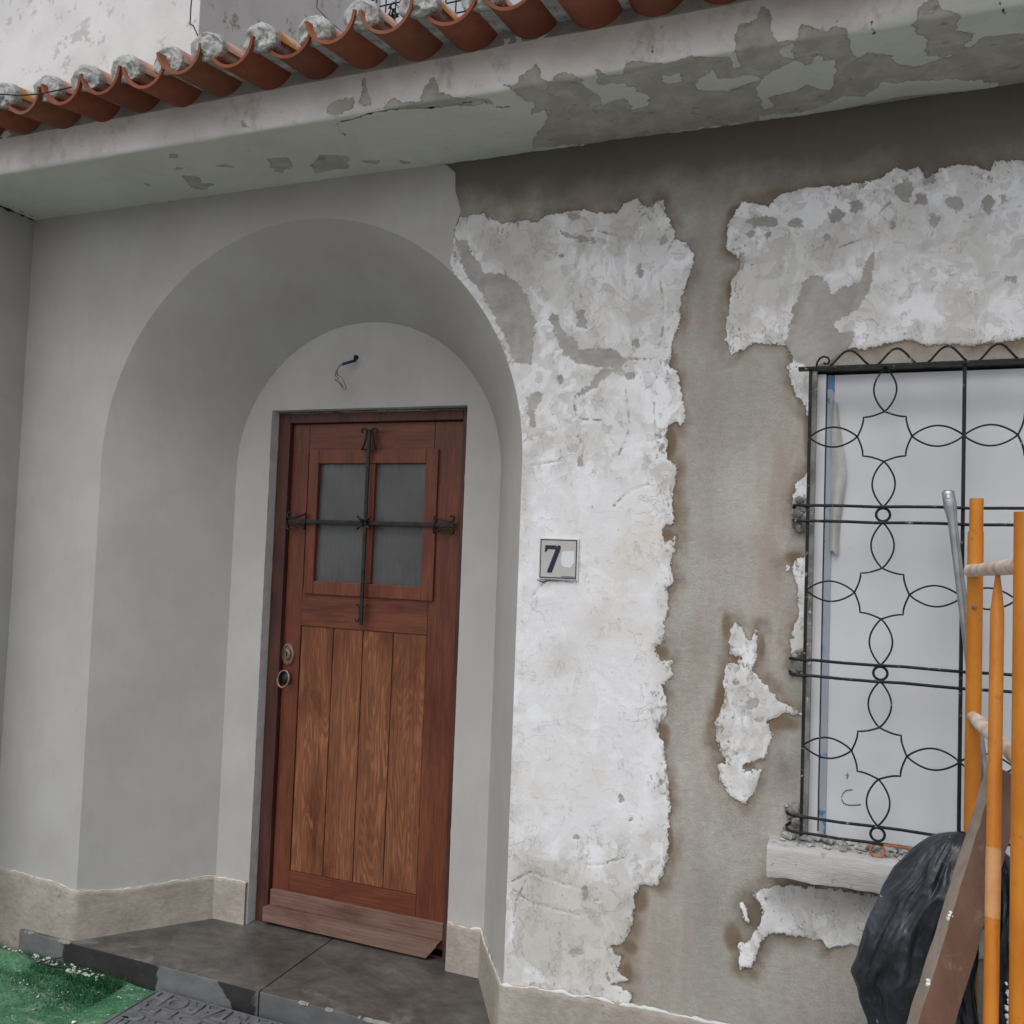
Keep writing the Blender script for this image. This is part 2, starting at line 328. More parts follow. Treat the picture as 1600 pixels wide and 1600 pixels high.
def m_wood(name, dark, mid, light, worn, seed=0.0, gsc=1.0, rough=.5, lower=True, horizontal=False, ring=True):
    n = NT(name, rough, .35); pos = n.scale(n.obj, (1, 1, 1), (seed*3.1, 0, seed*1.7))
    if horizontal: pos = n.scale(pos, (1, 1, 1), (0, 0, 0), (0, math.pi/2, 0))
    st = (1, .6, .05) if not horizontal else (1, .6, .05)
    fine = n.noise(170*gsc, 5, .65, v=n.scale(pos, (1, 1, .035)))
    med = n.noise(20*gsc, 6, .62, v=n.scale(pos, (1, 1, .13)), dist=.35)
    gn = n.noise(4.2, 3, .5, v=n.scale(pos, (1.7, 1, .16), (seed*1.3, 0, seed)), dist=.35)
    gs = n.math('SINE', n.math('MULTIPLY', n.math('ADD', gn, n.math('MULTIPLY', fine, .015)), 260.0))
    grain = n.ramp(gs, -.6, .9)
    w = n.t.nodes.new('ShaderNodeTexWave'); w.wave_type = 'RINGS'; w.rings_direction = 'Y'; n.set(w.inputs['Vector'], n.scale(pos, (1, 1, .13), (.055+seed*.031, 0, .09*seed)))
    w.inputs['Scale'].default_value = 21; w.inputs['Distortion'].default_value = 3.4; w.inputs['Detail'].default_value = 4; w.inputs['Detail Scale'].default_value = 3.5; w.inputs['Detail Roughness'].default_value = .6
    rings = grain if ring else med
    col = n.mix(n.ramp(med, .3, .7), dark, mid)
    z = n.sep()[2]
    low = n.ramp(z, 1.45, .75, 0.0, 1) if lower else 0.5
    patch = n.noise(6.5, 7, .68, v=n.scale(pos, (1.2, 1, .35)), dist=.5)
    wear = n.ramp(n.math('ADD', patch, n.math('MULTIPLY', low, .10) if lower else worn*.15), .38, .74)
    wear = n.math('MULTIPLY', wear, worn)
    col = n.mix(wear, col, light)
    col = n.mix(n.math('MULTIPLY', n.ramp(rings, .1, .8, .55, 0), n.math('ADD', .2, n.math('MULTIPLY', wear, .8))), col, dark)
    col = n.mulc(col, n.ramp(fine, .3, .7, .72, 1.18))
    scr = n.ramp(n.noise(26, 5, .7, v=n.scale(pos, (1, 1, .22)), dist=1.2), .635, .69, 0, .60)
    col = n.mix(n.math('MULTIPLY', scr, worn), col, (light[0]*1.25, light[1]*1.35, light[2]*1.45))
    return n.out(col, n.ramp(wear, 0, 1, rough, min(.9, rough+.25)), n.bump(n.math('ADD', n.math('MULTIPLY', fine, .5), n.math('MULTIPLY', rings, .3)), .35, .0018))

M_WOOD_TOP = m_wood('varnished_door_wood', (.080, .019, .011), (.138, .036, .019), (.22, .075, .038), .45, 0, rough=.36, ring=False)
M_WOOD_RAIL = m_wood('varnished_door_rail', (.080, .019, .011), (.138, .036, .019), (.22, .075, .038), .5, 3, rough=.36, horizontal=True, lower=False, ring=False)
M_SASH = m_wood('door_sash_wood', (.105, .026, .013), (.170, .046, .022), (.24, .09, .045), .3, 2, rough=.38, ring=False)
M_PLANKS = [m_wood('worn_door_plank', (.080, .022, .010), (.150, .045, .020), (.275, .108, .050), 1.0, s*1.37+1.0, rough=.5) for s in range(4)]
M_FRAMEW = m_wood('dark_door_frame_wood', (.045, .015, .012), (.085, .027, .019), (.14, .06, .042), .35, 5, rough=.5, ring=False)
M_WEATHER = m_wood('weather_board_wood', (.085, .038, .028), (.150, .070, .050), (.24, .15, .12), .9, 8, rough=.65, horizontal=True, lower=False, ring=False)
M_IRON = m_simple('dark_iron', (.022, .022, .021), (.045, .042, .038), 30, .5, .4, .6, .4, .001, dirt=((.32, .30, .28), 55, .70, .6))
M_GRILLE = m_simple('black_painted_grille', (.009, .010, .011), (.016, .018, .019), 30, .55, .25, 0, .3, .001, dirt=((.36, .35, .33), 60, .61, .75))
M_RUST = m_simple('rust_primer', (.30, .10, .045), (.42, .17, .09), 40, .8, .2, 0, .4, .001, dirt=((.06, .05, .045), 70, .58, .8))
M_GALV = m_simple('galvanised_steel', (.30, .32, .34), (.42, .44, .46), 20, .38, .5, .75, .2, .001, dirt=((.6, .6, .58), 60, .68, .6))
M_TERRA = m_simple('terracotta', (.200, .056, .031), (.265, .085, .046), 9, .8, .25, 0, .4, .002, dirt=((.42, .32, .28), 30, .62, .6))
M_TERRA_TOP = m_simple('weathered_cover_tile', (.42, .24, .18), (.52, .36, .29), 12, .85, .2, 0, .5, .002, dirt=((.45, .22, .04), 9, .60, .9))
M_MORTAR = m_simple('mossy_mortar', (.34, .345, .34), (.50, .51, .50), 15, .95, .15, 0, 1.0, .008, fine=80, dirt=((.15, .15, .14), 24, .52, .65))
M_CEMDARK = m_simple('rough_cement', (.16, .155, .145), (.30, .29, .275), 22, .95, .15, 0, .9, .006, fine=140, dirt=((.62, .61, .60), 40, .60, .9))
M_UPPER = m_simple('upper_wall_paint', (.57, .57, .575), (.67, .67, .68), 3.0, .9, .2, 0, .3, .004, dirt=((.33, .315, .30), 9, .57, .5))
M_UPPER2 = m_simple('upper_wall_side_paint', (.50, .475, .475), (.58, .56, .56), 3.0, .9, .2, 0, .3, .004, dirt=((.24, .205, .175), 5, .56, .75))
M_ORANGE = m_simple('orange_scaffold_paint', (.46, .150, .010), (.56, .205, .018), 11, .45, .4, 0, .3, .001, dirt=((.30, .12, .035), 34, .60, .55), stretch=(1, 1, .5))
M_ORANGE_DUST = m_simple('orange_paint_under_plaster', (.56, .36, .25), (.72, .66, .61), 20, .85, .2, 0, .6, .002, stretch=(1, 1, .6))
M_PLASTERW = m_simple('dried_plaster', (.66, .65, .64), (.80, .80, .79), 30, .9, .2, 0, .7, .003)
M_PVC = m_simple('white_window_profile', (.56, .58, .61), (.62, .64, .67), 5, .45, .4, 0, .1, .001, dirt=((.30, .29, .27), 45, .64, .7))
M_BLACK = m_simple('black_gasket', (.01, .01, .011), (.015, .015, .016), 8, .6, .3)
M_SILL = m_simple('whitewashed_stone_sill', (.40, .395, .39), (.52, .515, .51), 18, .9, .2, 0, .9, .004, stretch=(.35, 1, 1.6), fine=110, dirt=((.20, .19, .175), 34, .60, .6))
M_COPPER = m_simple('bare_wire', (.10, .10, .10), (.22, .21, .20), 50, .4, .5, .7)
M_BLUE = m_simple('blue_tape', (.012, .022, .12), (.018, .035, .17), 50, .4, .4)
M_BRASS = m_simple('aged_brass', (.19, .125, .09), (.28, .20, .15), 40, .42, .5, .5, .3, .001)
M_CABLE = m_simple('black_cable', (.015, .015, .015), (.03, .03, .03), 50, .6, .3)

def m_panel():
    n = NT('white_window_panel', .42, .4); a = n.noise(2.5, 4, .5); sp = n.sep()
    col = n.mix(n.ramp(a, .35, .65), (.53, .547, .582), (.60, .617, .652))
    col = n.mix(n.ramp(n.noise(60, 4, .7), .70, .74, 0, .6), col, (.22, .22, .22))
    return n.out(col, None, n.bump(a, .1, .002))
M_PANEL = m_panel()
def m_film():
    n = NT('protective_film', .35, .5); z = n.sep()[2]
    blob = n.ramp(n.noise(24, 3, .6), .53, .56); sel = n.ramp(n.noise(4.0, 2), .50, .54)
    col = n.mix(n.math('MULTIPLY', blob, sel), (.30, .335, .385), (.06, .17, .34))
    return n.out(col, None, n.bump(n.noise(20, 3), .3, .002))
M_FILM = m_film()
def m_glass():
    n = NT('obscure_door_glass', .28, .55); a = n.noise(70, 3, .5, v=n.scale(n.obj, (1, 1, .12)))
    col = n.mix(n.ramp(n.noise(5, 4), .3, .7), (.060, .061, .063), (.086, .087, .089))
    col = n.mix(n.ramp(n.noise(70, 4, .7, v=n.scale(n.obj, (1, 1, .3))), .70, .74, 0, .6), col, (.20, .20, .20))
    return n.out(col, n.ramp(a, .3, .7, .22, .36), n.bump(a, .25, .0015))
M_GLASS = m_glass()

def m_slab():
    n = NT('dark_stone_step', .38, .45); a = n.noise(5, 7, .68, dist=.6); b = n.noise(24, 6, .7, v=n.scale(n.obj, (.5, 1, 1), rot=(0, 0, .5)))
    s = n.sep(); nz = n.t.nodes.new('ShaderNodeNewGeometry'); nn = n.sep(nz.outputs['Normal'])
    top = n.mix(n.ramp(a, .3, .7), (.058, .054, .050), (.115, .108, .100)); top = n.mulc(top, n.ramp(b, .3, .7, .8, 1.25))
    edge = n.ramp(s[1], .10, -.02, 0, .12)
    dust = n.ramp(n.math('ADD', n.noise(9, 7, .7, dist=.8), edge), .62, .76, 0, .6); top = n.mix(dust, top, (.22, .215, .205))
    top = n.mix(n.ramp(n.noise(120, 3, .7), .735, .76), top, (.5, .5, .48))
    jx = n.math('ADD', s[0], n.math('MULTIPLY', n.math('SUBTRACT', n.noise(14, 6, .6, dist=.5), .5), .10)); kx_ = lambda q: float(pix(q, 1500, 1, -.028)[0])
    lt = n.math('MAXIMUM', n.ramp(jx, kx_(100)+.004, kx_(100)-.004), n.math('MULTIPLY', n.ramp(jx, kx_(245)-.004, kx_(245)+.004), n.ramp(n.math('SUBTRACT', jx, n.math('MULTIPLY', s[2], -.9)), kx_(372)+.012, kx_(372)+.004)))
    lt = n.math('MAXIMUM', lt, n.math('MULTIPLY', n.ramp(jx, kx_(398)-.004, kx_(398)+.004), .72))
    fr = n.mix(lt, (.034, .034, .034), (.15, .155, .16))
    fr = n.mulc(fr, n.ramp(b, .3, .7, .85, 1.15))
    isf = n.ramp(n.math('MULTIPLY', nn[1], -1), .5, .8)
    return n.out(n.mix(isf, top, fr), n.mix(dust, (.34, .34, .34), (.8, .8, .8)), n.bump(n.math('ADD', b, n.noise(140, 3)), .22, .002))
M_SLAB = m_slab()

def m_turf():
    n = NT('green_turf_carpet', .8, .25); a = n.noise(4, 6, .65, dist=.5); b = n.noise(90, 4, .7); 
    col = n.mix(n.ramp(a, .35, .7), (.030, .125, .060), (.085, .215, .120)); col = n.mulc(col, n.ramp(b, .3, .7, .6, 1.35))
    d = n.ramp(n.noise(12, 7, .68, v=n.scale(n.obj, (.6, 1.3, 1)), dist=.7), .50, .66, 0, .60); col = n.mix(d, col, (.27, .34, .28))
    fl = n.ramp(n.noise(55, 5, .7, v=n.scale(n.obj, (.5, 1.4, 1)), dist=.6), .64, .69, 0, .7); col = n.mix(fl, col, (.55, .58, .55))
    return n.out(col, None, n.bump(b, .8, .006))
M_TURF = m_turf()
M_GROUND = m_simple('cement_ground', (.20, .20, .19), (.30, .295, .28), 2.5, .9, .2, 0, .5, .006)
M_RUBBER = m_simple('grey_rubber', (.095, .098, .110), (.165, .17, .185), 14, .62, .35, 0, .3, .001, dirt=((.30, .31, .33), 40, .62, .6))

def m_bag():
    n = NT('black_bag_plastic', .34, .5); a = n.noise(10, 6, .65, dist=.8)
    col = n.mix(n.ramp(a, .3, .7), (.008, .010, .015), (.020, .025, .036))
    sp = n.ramp(n.noise(42, 6, .75, dist=1.0), .635, .67, 0, .8); sel = n.ramp(n.noise(5, 3), .47, .55); col = n.mix(n.math('MULTIPLY', sp, sel), col, (.5, .5, .5))
    col = n.mix(n.ramp(n.noise(4, 5, .6), .5, .7, 0, .55), col, (.065, .075, .095))
    wvn = n.t.nodes.new('ShaderNodeTexNoise'); wvn.inputs['Scale'].default_value = 7; wvn.inputs['Detail'].default_value = 3; n.t.links.new(n.obj, wvn.inputs['Vector'])
    wv2 = n.t.nodes.new('ShaderNodeVectorMath'); wv2.operation = 'MULTIPLY_ADD'; n.t.links.new(wvn.outputs['Color'], wv2.inputs[0]); wv2.inputs[1].default_value = (.12, .12, .12); n.t.links.new(n.scale(n.obj, (1, 1, .38)), wv2.inputs[2])
    r = n.math('ADD', n.math('MULTIPLY', n.voro(17, v=wv2.outputs[0]), .8), n.math('MULTIPLY', n.voro(46, v=wv2.outputs[0]), .22))
    return n.out(col, n.ramp(a, .3, .7, .33, .50), n.bump(r, .38, .024))
M_BAG = m_bag()
def m_board():
    n = NT('brown_painted_board', .68, .3); a = n.noise(12, 6, .65, v=n.scale(n.obj, (1, 1, .5)))
    col = n.mix(n.ramp(a, .3, .7), (.120, .062, .042), (.175, .098, .068))
    col = n.mix(n.ramp(n.noise(16, 7, .72, dist=.6), .56, .70, 0, .5), col, (.30, .245, .20))
    return n.out(col, None, n.bump(n.noise(60, 5), .35, .003))
M_BOARD = m_board()
M_BOARD_EDGE = m_simple('board_edge', (.19, .155, .125), (.26, .22, .185), 20, .85, .2, 0, .5, .003, stretch=(1, 1, .3))

# ------------------------------------------------------------------ key measures (metres)
HS = 2.871; DF = .378; FZ = .10; ND = .385; GZ = 0.0
OC, OR_, OZ = -1.7505, .857, 1.880      # outer arch: centre x, radius, springing
IC, IR_, IZ = -1.704, .583, 1.888       # inner arch
XL = -3.035                             # inner corner with the side wall
WX0, WZ0, WZ1, WX1 = -.046, .845, 2.140, 1.115   # window opening

# ------------------------------------------------------------------ ground
gb = build('ground', [(-30, -30, GZ), (30, -30, GZ), (30, 30, GZ), (-30, 30, GZ)], [(0, 1, 2, 3)], M_GROUND, kind='structure')

# ------------------------------------------------------------------ the house
house = empty('house', label='old white house front being replastered, with arched door niche, tiled eave and barred window', category='house')

PX = lambda pts, sx=1, ox=0, oy=0: [fy(ox+x/sx, oy+y/sx) for x, y in pts]
# --- smooth skim area boundary on the front (everything left of it)
edgeS = PX([(669, 250), (699, 258), (712, 270), (712, 296), (721, 330), (712, 356), (708, 385), (704, 412), (720, 440), (790, 540), (814, 640), (817, 700), (810, 900), (804, 1100), (797, 1300), (790, 1450), (780, 1600)])
polyS = [(-3.2, 3.2), (edgeS[0][0], 3.2)]+edgeS+[(-.92, -.3), (-3.2, -.3)]
whiteA = PX([(704, 405), (709, 372), (719, 341), (735, 336), (756, 334), (768, 343), (784, 350), (800, 347), (822, 344), (840, 348), (856, 336), (875, 334), (887, 331), (912, 328), (930, 332), (947, 334), (966, 331), (975, 319), (995, 309), (1003, 320), (1016, 325), (1028, 312), (1037, 312), (1039, 328), (1053, 356), (1056, 372), (1075, 381), (1085, 400), (1080, 425), (1070, 450), (1064, 475), (1064, 500), (1053, 528), (1047, 550), (1047, 575), (1062, 587), (1064, 612), (1069, 637), (1070, 656), (1064, 667), (1056, 658), (1044, 666), (1041, 684), (1045, 716), (1058, 731), (1056, 750), (1050, 775), (1054, 812), (1048, 822), (1040, 820), (1034, 830), (1040, 845), (1050, 842), (1056, 838), (1054, 863), (1046, 876), (1053, 906), (1044, 921), (1045, 959), (1035, 974), (1039, 1000), (1024, 1011), (1029, 1030), (1048, 1034), (1050, 1056), (1035, 1071), (1044, 1109), (1026, 1139), (1039, 1169), (1042, 1206), (1048, 1262), (1044, 1285), (1045, 1334), (1039, 1356), (1027, 1384), (1000, 1381), (992, 1403), (989, 1441), (975, 1472), (955, 1480), (960, 1490), (973, 1492), (969, 1503), (966, 1519), (983, 1531), (955, 1537), (987, 1552), (984, 1572), (900, 1556), (780, 1540), (760, 1500), (780, 1300), (790, 900), (795, 600), (700, 430)])
whiteB = PX([(1140, 345), (1161, 315), (1180, 318), (1202, 326), (1214, 307), (1235, 300), (1262, 294), (1290, 293), (1319, 289), (1350, 286), (1375, 279), (1397, 264), (1415, 268), (1435, 262), (1446, 279), (1469, 266), (1499, 257), (1520, 261), (1547, 266), (1555, 251), (1600, 253), (1700, 240), (1900, 228), (1985, 300), (1960, 420), (1990, 500), (1700, 520), (1600, 529), (1550, 537), (1515, 541), (1480, 538), (1445, 540), (1420, 531), (1400, 534), (1380, 540), (1350, 545), (1325, 544), (1300, 565), (1275, 572), (1270, 650), (1262, 648), (1247, 622), (1237, 600), (1234, 585), (1232, 572), (1240, 560), (1228, 540), (1200, 537), (1175, 537), (1159, 547), (1144, 553), (1134, 531), (1136, 500), (1141, 475), (1142, 441), (1153, 425), (1159, 406), (1148, 400), (1136, 391), (1137, 362)])
whiteC = PX([(1146, 970), (1162, 985), (1170, 1006), (1177, 990), (1183, 977), (1181, 1026), (1176, 1049), (1200, 1075), (1222, 1097), (1252, 1116), (1222, 1114), (1200, 1126), (1206, 1150), (1196, 1184), (1175, 1190), (1162, 1197), (1163, 1207), (1178, 1202), (1189, 1202), (1181, 1229), (1166, 1257), (1140, 1244), (1125, 1217), (1123, 1191), (1134, 1192), (1121, 1157), (1117, 1127), (1132, 1094), (1131, 1060), (1136, 1034), (1152, 1036), (1160, 1027), (1142, 1022), (1138, 1007)])
whiteD = PX([(1172, 1397), (1192, 1389), (1215, 1383), (1250, 1384), (1300, 1388), (1364, 1399), (1420, 1405), (1600, 1430), (1600, 1500), (1400, 1490), (1337, 1475), (1312, 1478), (1293, 1482), (1285, 1468), (1232, 1460), (1200, 1457), (1188, 1478), (1175, 1512), (1156, 1512), (1155, 1472), (1169, 1475), (1185, 1445), (1192, 1425), (1185, 1408)])
whiteD2 = PX([(1160, 1405), (1166, 1420), (1172, 1440), (1165, 1440), (1158, 1419)])
whiteE = PX([(1241, 757), (1252, 752), (1262, 737), (1275, 740), (1275, 835), (1250, 828), (1238, 800)])
whiteF = PX([(1244, 872), (1257, 870), (1272, 880), (1272, 1030), (1259, 1040), (1240, 1040), (1235, 1010), (1241, 980), (1249, 950), (1247, 917), (1238, 895)])
whiteG = PX([(1228, 881), (1232, 884), (1235, 889), (1230, 892)])
whites = [whiteA, whiteB, whiteC, whiteD, whiteD2, whiteE, whiteF, whiteG]
def blob(cx, cy, rx, ry, n=11, s=0):
    r = np.random.default_rng(int(cx*7+cy+s)); return PX([(cx+rx*math.cos(a)*(.75+.5*r.random()), cy+ry*math.sin(a)*(.75+.5*r.random())) for a in np.linspace(0, 2*math.pi, n, endpoint=False)])
cems = [PX([(712, 372), (724, 374), (731, 378), (740, 400), (756, 425), (775, 428), (794, 431), (816, 450), (831, 481), (837, 500), (834, 530), (831, 569), (818, 568), (803, 567), (797, 544), (785, 520), (775, 500), (756, 462), (731, 434), (719, 403)]),
        PX([(856, 494), (864, 490), (872, 494), (878, 516), (903, 534), (906, 547), (925, 544), (962, 547), (978, 562), (972, 578), (950, 575), (931, 575), (905, 568), (884, 559), (869, 525)]),
        PX([(900, 488), (915, 486), (916, 513), (902, 511)]),
        PX([(822, 619), (838, 612), (850, 616), (846, 630), (837, 641), (836, 655), (834, 672), (828, 665), (825, 653)]),
        PX([(875, 359), (890, 365), (919, 372), (919, 378), (895, 375), (880, 368)]), PX([(887, 334), (895, 332), (906, 338), (904, 346), (890, 343)]),
        PX([(972, 578), (958, 582), (945, 592), (935, 603), (920, 612), (903, 622), (899, 618), (918, 604), (932, 588), (941, 576)]),
        PX([(1228, 540), (1236, 500), (1240, 480), (1250, 460), (1255, 440), (1268, 432), (1285, 434), (1300, 460), (1320, 448), (1345, 442), (1355, 410), (1366, 388), (1364, 430), (1360, 450), (1340, 485), (1325, 492), (1305, 505), (1312, 520), (1328, 515), (1333, 528), (1322, 546), (1305, 560), (1280, 575), (1262, 575), (1240, 562)]),
        PX([(1370, 548), (1382, 540), (1420, 533), (1445, 540), (1500, 541), (1550, 536), (1600, 535), (1700, 520), (1900, 510), (1900, 600), (1280, 600), (1280, 572), (1320, 556)]),
        PX([(1236, 780), (1262, 776), (1275, 790), (1275, 840), (1246, 826)]), PX([(1238, 1020), (1262, 1012), (1275, 1030), (1275, 1050), (1240, 1042)])]
for b in [(1412, 300, 13, 15), (1439, 311, 10, 9), (1307, 337, 11, 12), (1337, 321, 10, 11), (1244, 349, 13, 8), (1191, 347, 25, 10), (1202, 365, 6, 6), (1173, 366, 6, 5), (1491, 319, 13, 14), (1544, 318, 9, 13), (1459, 345, 8, 8), (1568, 311, 6, 6), (1455, 280, 10, 6), (1395, 350, 4, 5), (1292, 372, 5, 5), (1580, 437, 9, 5), (928, 377, 5, 5), (1000, 424, 7, 9), (993, 534, 6, 6), (986, 588, 8, 7), (876, 595, 3, 8), (880, 400, 4, 5), (906, 721, 3, 9), (952, 331, 6, 4), (1036, 376, 6, 7), (970, 1247, 3, 8), (987, 1279, 3, 3), (900, 1308, 5, 4), (915, 1395, 5, 11), (902, 1486, 14, 6), (935, 1406, 2, 2), (1150, 1066, 5, 3), (1178, 1098, 9, 9), (1187, 1124, 8, 3), (1158, 412, 5, 12), (1450, 285, 5, 5)]: cems.append(blob(*b))
cracks = [PX(l) for l in [[(978, 562), (980, 590), (979, 612), (983, 645), (983, 672), (975, 695), (966, 712)], [(902, 429), (905, 452), (912, 475)], [(899, 620), (898, 640), (908, 655), (940, 657)], [(1056, 372), (1045, 390), (1040, 405)], [(1032, 440), (1036, 470), (1038, 505), (1030, 540)],
          [(1024, 600), (1022, 640), (1024, 672)], [(900, 640), (903, 680), (912, 700), (908, 728)], [(830, 728), (860, 722), (878, 720), (876, 705)], [(1028, 590), (1015, 606), (1003, 604)], [(801, 1376), (830, 1362), (880, 1380), (915, 1390)], [(803, 1390), (830, 1410), (870, 1420), (905, 1430)], [(803, 1445), (806, 1410), (822, 1375)],
          [(1310, 388), (1345, 375), (1352, 352), (1372, 335), (1390, 318)], [(945, 560), (1005, 562), (1045, 560)], [(830, 935), (855, 905), (895, 910)], [(918, 1352), (940, 1350), (975, 1340)], [(905, 360), (935, 362), (985, 372), (992, 385)], [(1015, 756), (980, 770), (960, 790)]]]
tints = [PX([(720, 345), (860, 345), (870, 480), (800, 430), (760, 400)]), PX([(798, 1330), (900, 1350), (1000, 1400), (990, 1560), (800, 1530)]), PX([(1190, 1388), (1364, 1399), (1350, 1440), (1230, 1420)]), PX([(1260, 380), (1420, 330), (1420, 370), (1270, 420)]), PX([(860, 1010), (900, 1000), (900, 1050), (850, 1060)])]
bright = [PX([(798, 1455), (806, 1465), (822, 1500), (840, 1515), (862, 1536), (800, 1536)])]

def facade():
    xs = np.concatenate([np.arange(XL, -.95, .0125), np.arange(-.95, .9, .005), np.arange(.9, 1.62, .03)]); zs = np.arange(0, HS+.02, .0052); zs[-1] = HS+.02
    X, Z = np.meshgrid(xs, zs)
    dw = sdf_poly(X, Z, whites, .2); dc = sdf_poly(X, Z, cems, .08); ds = sdf_poly(X, Z, [polyS], .2); dk = sdf_line(X, Z, cracks)
    tint = np.clip(sdf_poly(X, Z, tints, .1)*12+.4, 0, 1)*.75; tint = np.where(sdf_poly(X, Z, bright, .05) > 0, 0, tint)
    brn = np.zeros(X.shape)
    for bx_, by_, rx_, ry_ in ((1150, 332, 16, 15), (1147, 385, 12, 18), (1142, 455, 8, 22), (1047, 690, 13, 26), (1044, 835, 9, 11), (1042, 880, 8, 18), (1032, 1018, 15, 12), (1033, 1075, 9, 14), (1036, 1150, 12, 22), (1046, 1310, 7, 28), (1000, 1405, 16, 22), (985, 1480, 14, 12), (978, 1520, 12, 18), (1130, 1195, 11, 12), (1172, 1198, 12, 6), (1152, 1030, 8, 6), (1176, 1428, 18, 26), (1145, 1462, 15, 24), (1225, 1130, 28, 14), (1125, 1100, 9, 40), (1135, 980, 8, 25), (1190, 1010, 7, 22), (1262, 680, 6, 60), (1240, 870, 14, 10), (1305, 392, 8, 5), (970, 1355, 22, 14)):
        cx_, cz_ = fy(bx_, by_); k_ = .00165; brn = np.maximum(brn, 1-np.hypot((X-cx_)/(rx_*k_*1.25), (Z-cz_)/(ry_*k_*1.25)))
    brn = np.clip(brn*2.2+.9*(vnoise(X, Z, 26, 19, 4)-.5), 0, 1)*(brn > 0)
    px_mid = sdf_poly(X, Z, [PX([(822, 740), (900, 720), (1045, 770), (1050, 900), (1030, 1100), (1035, 1300), (960, 1310), (880, 1330), (800, 1310), (806, 1000)])], .25)
    rgh = np.clip(.62-px_mid*14+.7*(vnoise(X, Z, 5, 17, 4)-.5), .16, 1.0); rgh = np.maximum(rgh, np.clip(1-dw/.03, 0, 1)*.9*(dw > 0))
    # moisture: the band under the eave and the foot of the wall
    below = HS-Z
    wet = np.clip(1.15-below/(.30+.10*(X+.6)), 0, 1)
    wet = np.maximum(wet, np.clip(1-np.hypot((X-(-.13)), (Z-.62))/.16, 0, 1)*.75)   # stain left of the sill patch
    wet = np.maximum(wet, np.clip(1-np.hypot((X-(-.09))/.7, (Z-1.03))/.16, 0, 1)*.55)
    wm = 1/(1+np.exp(-(dw+.012*(vnoise(X, Z, 30, 3)-.5))/.0016)); cm = 1/(1+np.exp(-dc/.002)); sm = 1/(1+np.exp(-ds/.0016))
    hw = .0045-.0022*cm+.003*(vnoise(X, Z, 14, 5, 5, .6)-.5)-.003*np.clip(1-dk/.004, 0, 1)
    hg = .002*(vnoise(X, Z, 9, 6, 4)-.5)
    h = np.where(sm > .5, .005+0*X, wm*hw+(1-wm)*hg)
    h = h*(1-sm)+sm*.0055; h += .004*(vnoise(X, Z, 2.2, 9, 2)-.5)
    Y = -h
    # door niche: cut the arch and snap its border
    def arch_sd(X, Z): return np.where(Z > OZ, np.hypot(X-OC, Z-OZ)-OR_, np.abs(X-OC)-OR_)
    sdA = arch_sd(X, Z); r = np.hypot(X-OC, Z-OZ)+1e-9
    ins = sdA < 0; near = np.abs(sdA) < .010
    Xs = np.where(Z > OZ, OC+(X-OC)/r*OR_, OC+np.sign(X-OC)*OR_); Zs = np.where(Z > OZ, OZ+(Z-OZ)/r*OR_, Z)
    insf = ins & ~near; snap = near
    X2 = np.where(snap, Xs, X); Z2 = np.where(snap, Zs, Z); Y = np.where(snap, -.004, Y)
    # window opening
    wi = (X > WX0) & (X < WX1) & (Z > WZ0) & (Z < WZ1)
    bad = insf | wi
    inner = (ins | snap)
    kf = ~(bad[:-1, :-1] | bad[1:, :-1] | bad[:-1, 1:] | bad[1:, 1:])
    allin = inner[:-1, :-1] & inner[1:, :-1] & inner[:-1, 1:] & inner[1:, 1:]
    kf &= ~allin
    o = grid('facade', X2, Y, Z2, M_FACADE, house, dict(dw=dw, dc=dc, ds=ds, dk=dk, wet=wet, tint=tint, rgh=rgh, brn=brn), kf)
    return o
facade()
# unseen shell added behind the front to stop light leaks: back, ends and top deck, window and door reveals stay open in front
b = MB(); b.box(XL-.35, XL+.02, .03, .9, 0, 3.0).box(1.60, 1.9, .0, .9, 0, 3.0).box(XL-.3, 1.85, .62, .9, 0, 3.0).box(XL-.3, 1.85, .02, .9, 2.90, 3.02)
b.build('light_block_shell', M_CEMDARK, house)
b = MB(); b.box(WX0-.3, WX1+.3, .30, .34, .6, 2.4); b.build('window_backing', M_CEMDARK, house)
# side wall on the left, running towards the street
yy = np.linspace(.0, -.42, 30); zz = np.linspace(0, HS+.13, 100); Yg, Zg = np.meshgrid(yy, zz); Xg = XL+.004*(vnoise(Yg, Zg, 2.5, 12)-.5)
grid('side_wall', Xg, Yg, Zg, M_SKIM, house)
MB().box(XL-.34, XL-.004, -.419, .02, 0, HS+.12).build('side_wall_core', M_SKIM, house)
# junction crack stub between side wall and soffit
# --- niche lining
def arch_path(C, R, Zs, n=72, z0=.0, m=40):
    P = []
    for i in range(m): P.append((C-R, z0+(Zs-z0)*i/m))
    for i in range(n+1): a = math.pi-math.pi*i/n; P.append((C+R*math.cos(a), Zs+R*math.sin(a)))
    for i in range(1, m+1): P.append((C+R, Zs+(z0-Zs)*i/m))
    return np.array(P)
A = arch_path(OC, OR_, OZ); B_ = arch_path(IC, IR_, IZ); ts = np.concatenate([np.linspace(0, .06, 4), np.linspace(.12, .9, 14), np.linspace(.93, 1, 5)])
Xg = np.array([A[:, 0]*(1-t)+B_[:, 0]*t for t in ts]); Zg = np.array([A[:, 1]*(1-t)+B_[:, 1]*t for t in ts])
cv = .30*np.clip((A[:, 1]-.7)/1.1, 0, 1); Yg = np.array([-.004+(ND+.004)*((1-cv)*t+cv*t*t) for t in ts])
bul = np.sin(np.pi*ts)[:, None]*.0; nx = (A[:, 0]-OC); nz_ = np.maximum(A[:, 1]-OZ, 0); nn = np.hypot(nx, nz_); Xg = Xg+bul*nx/nn; Zg = Zg+bul*nz_/nn
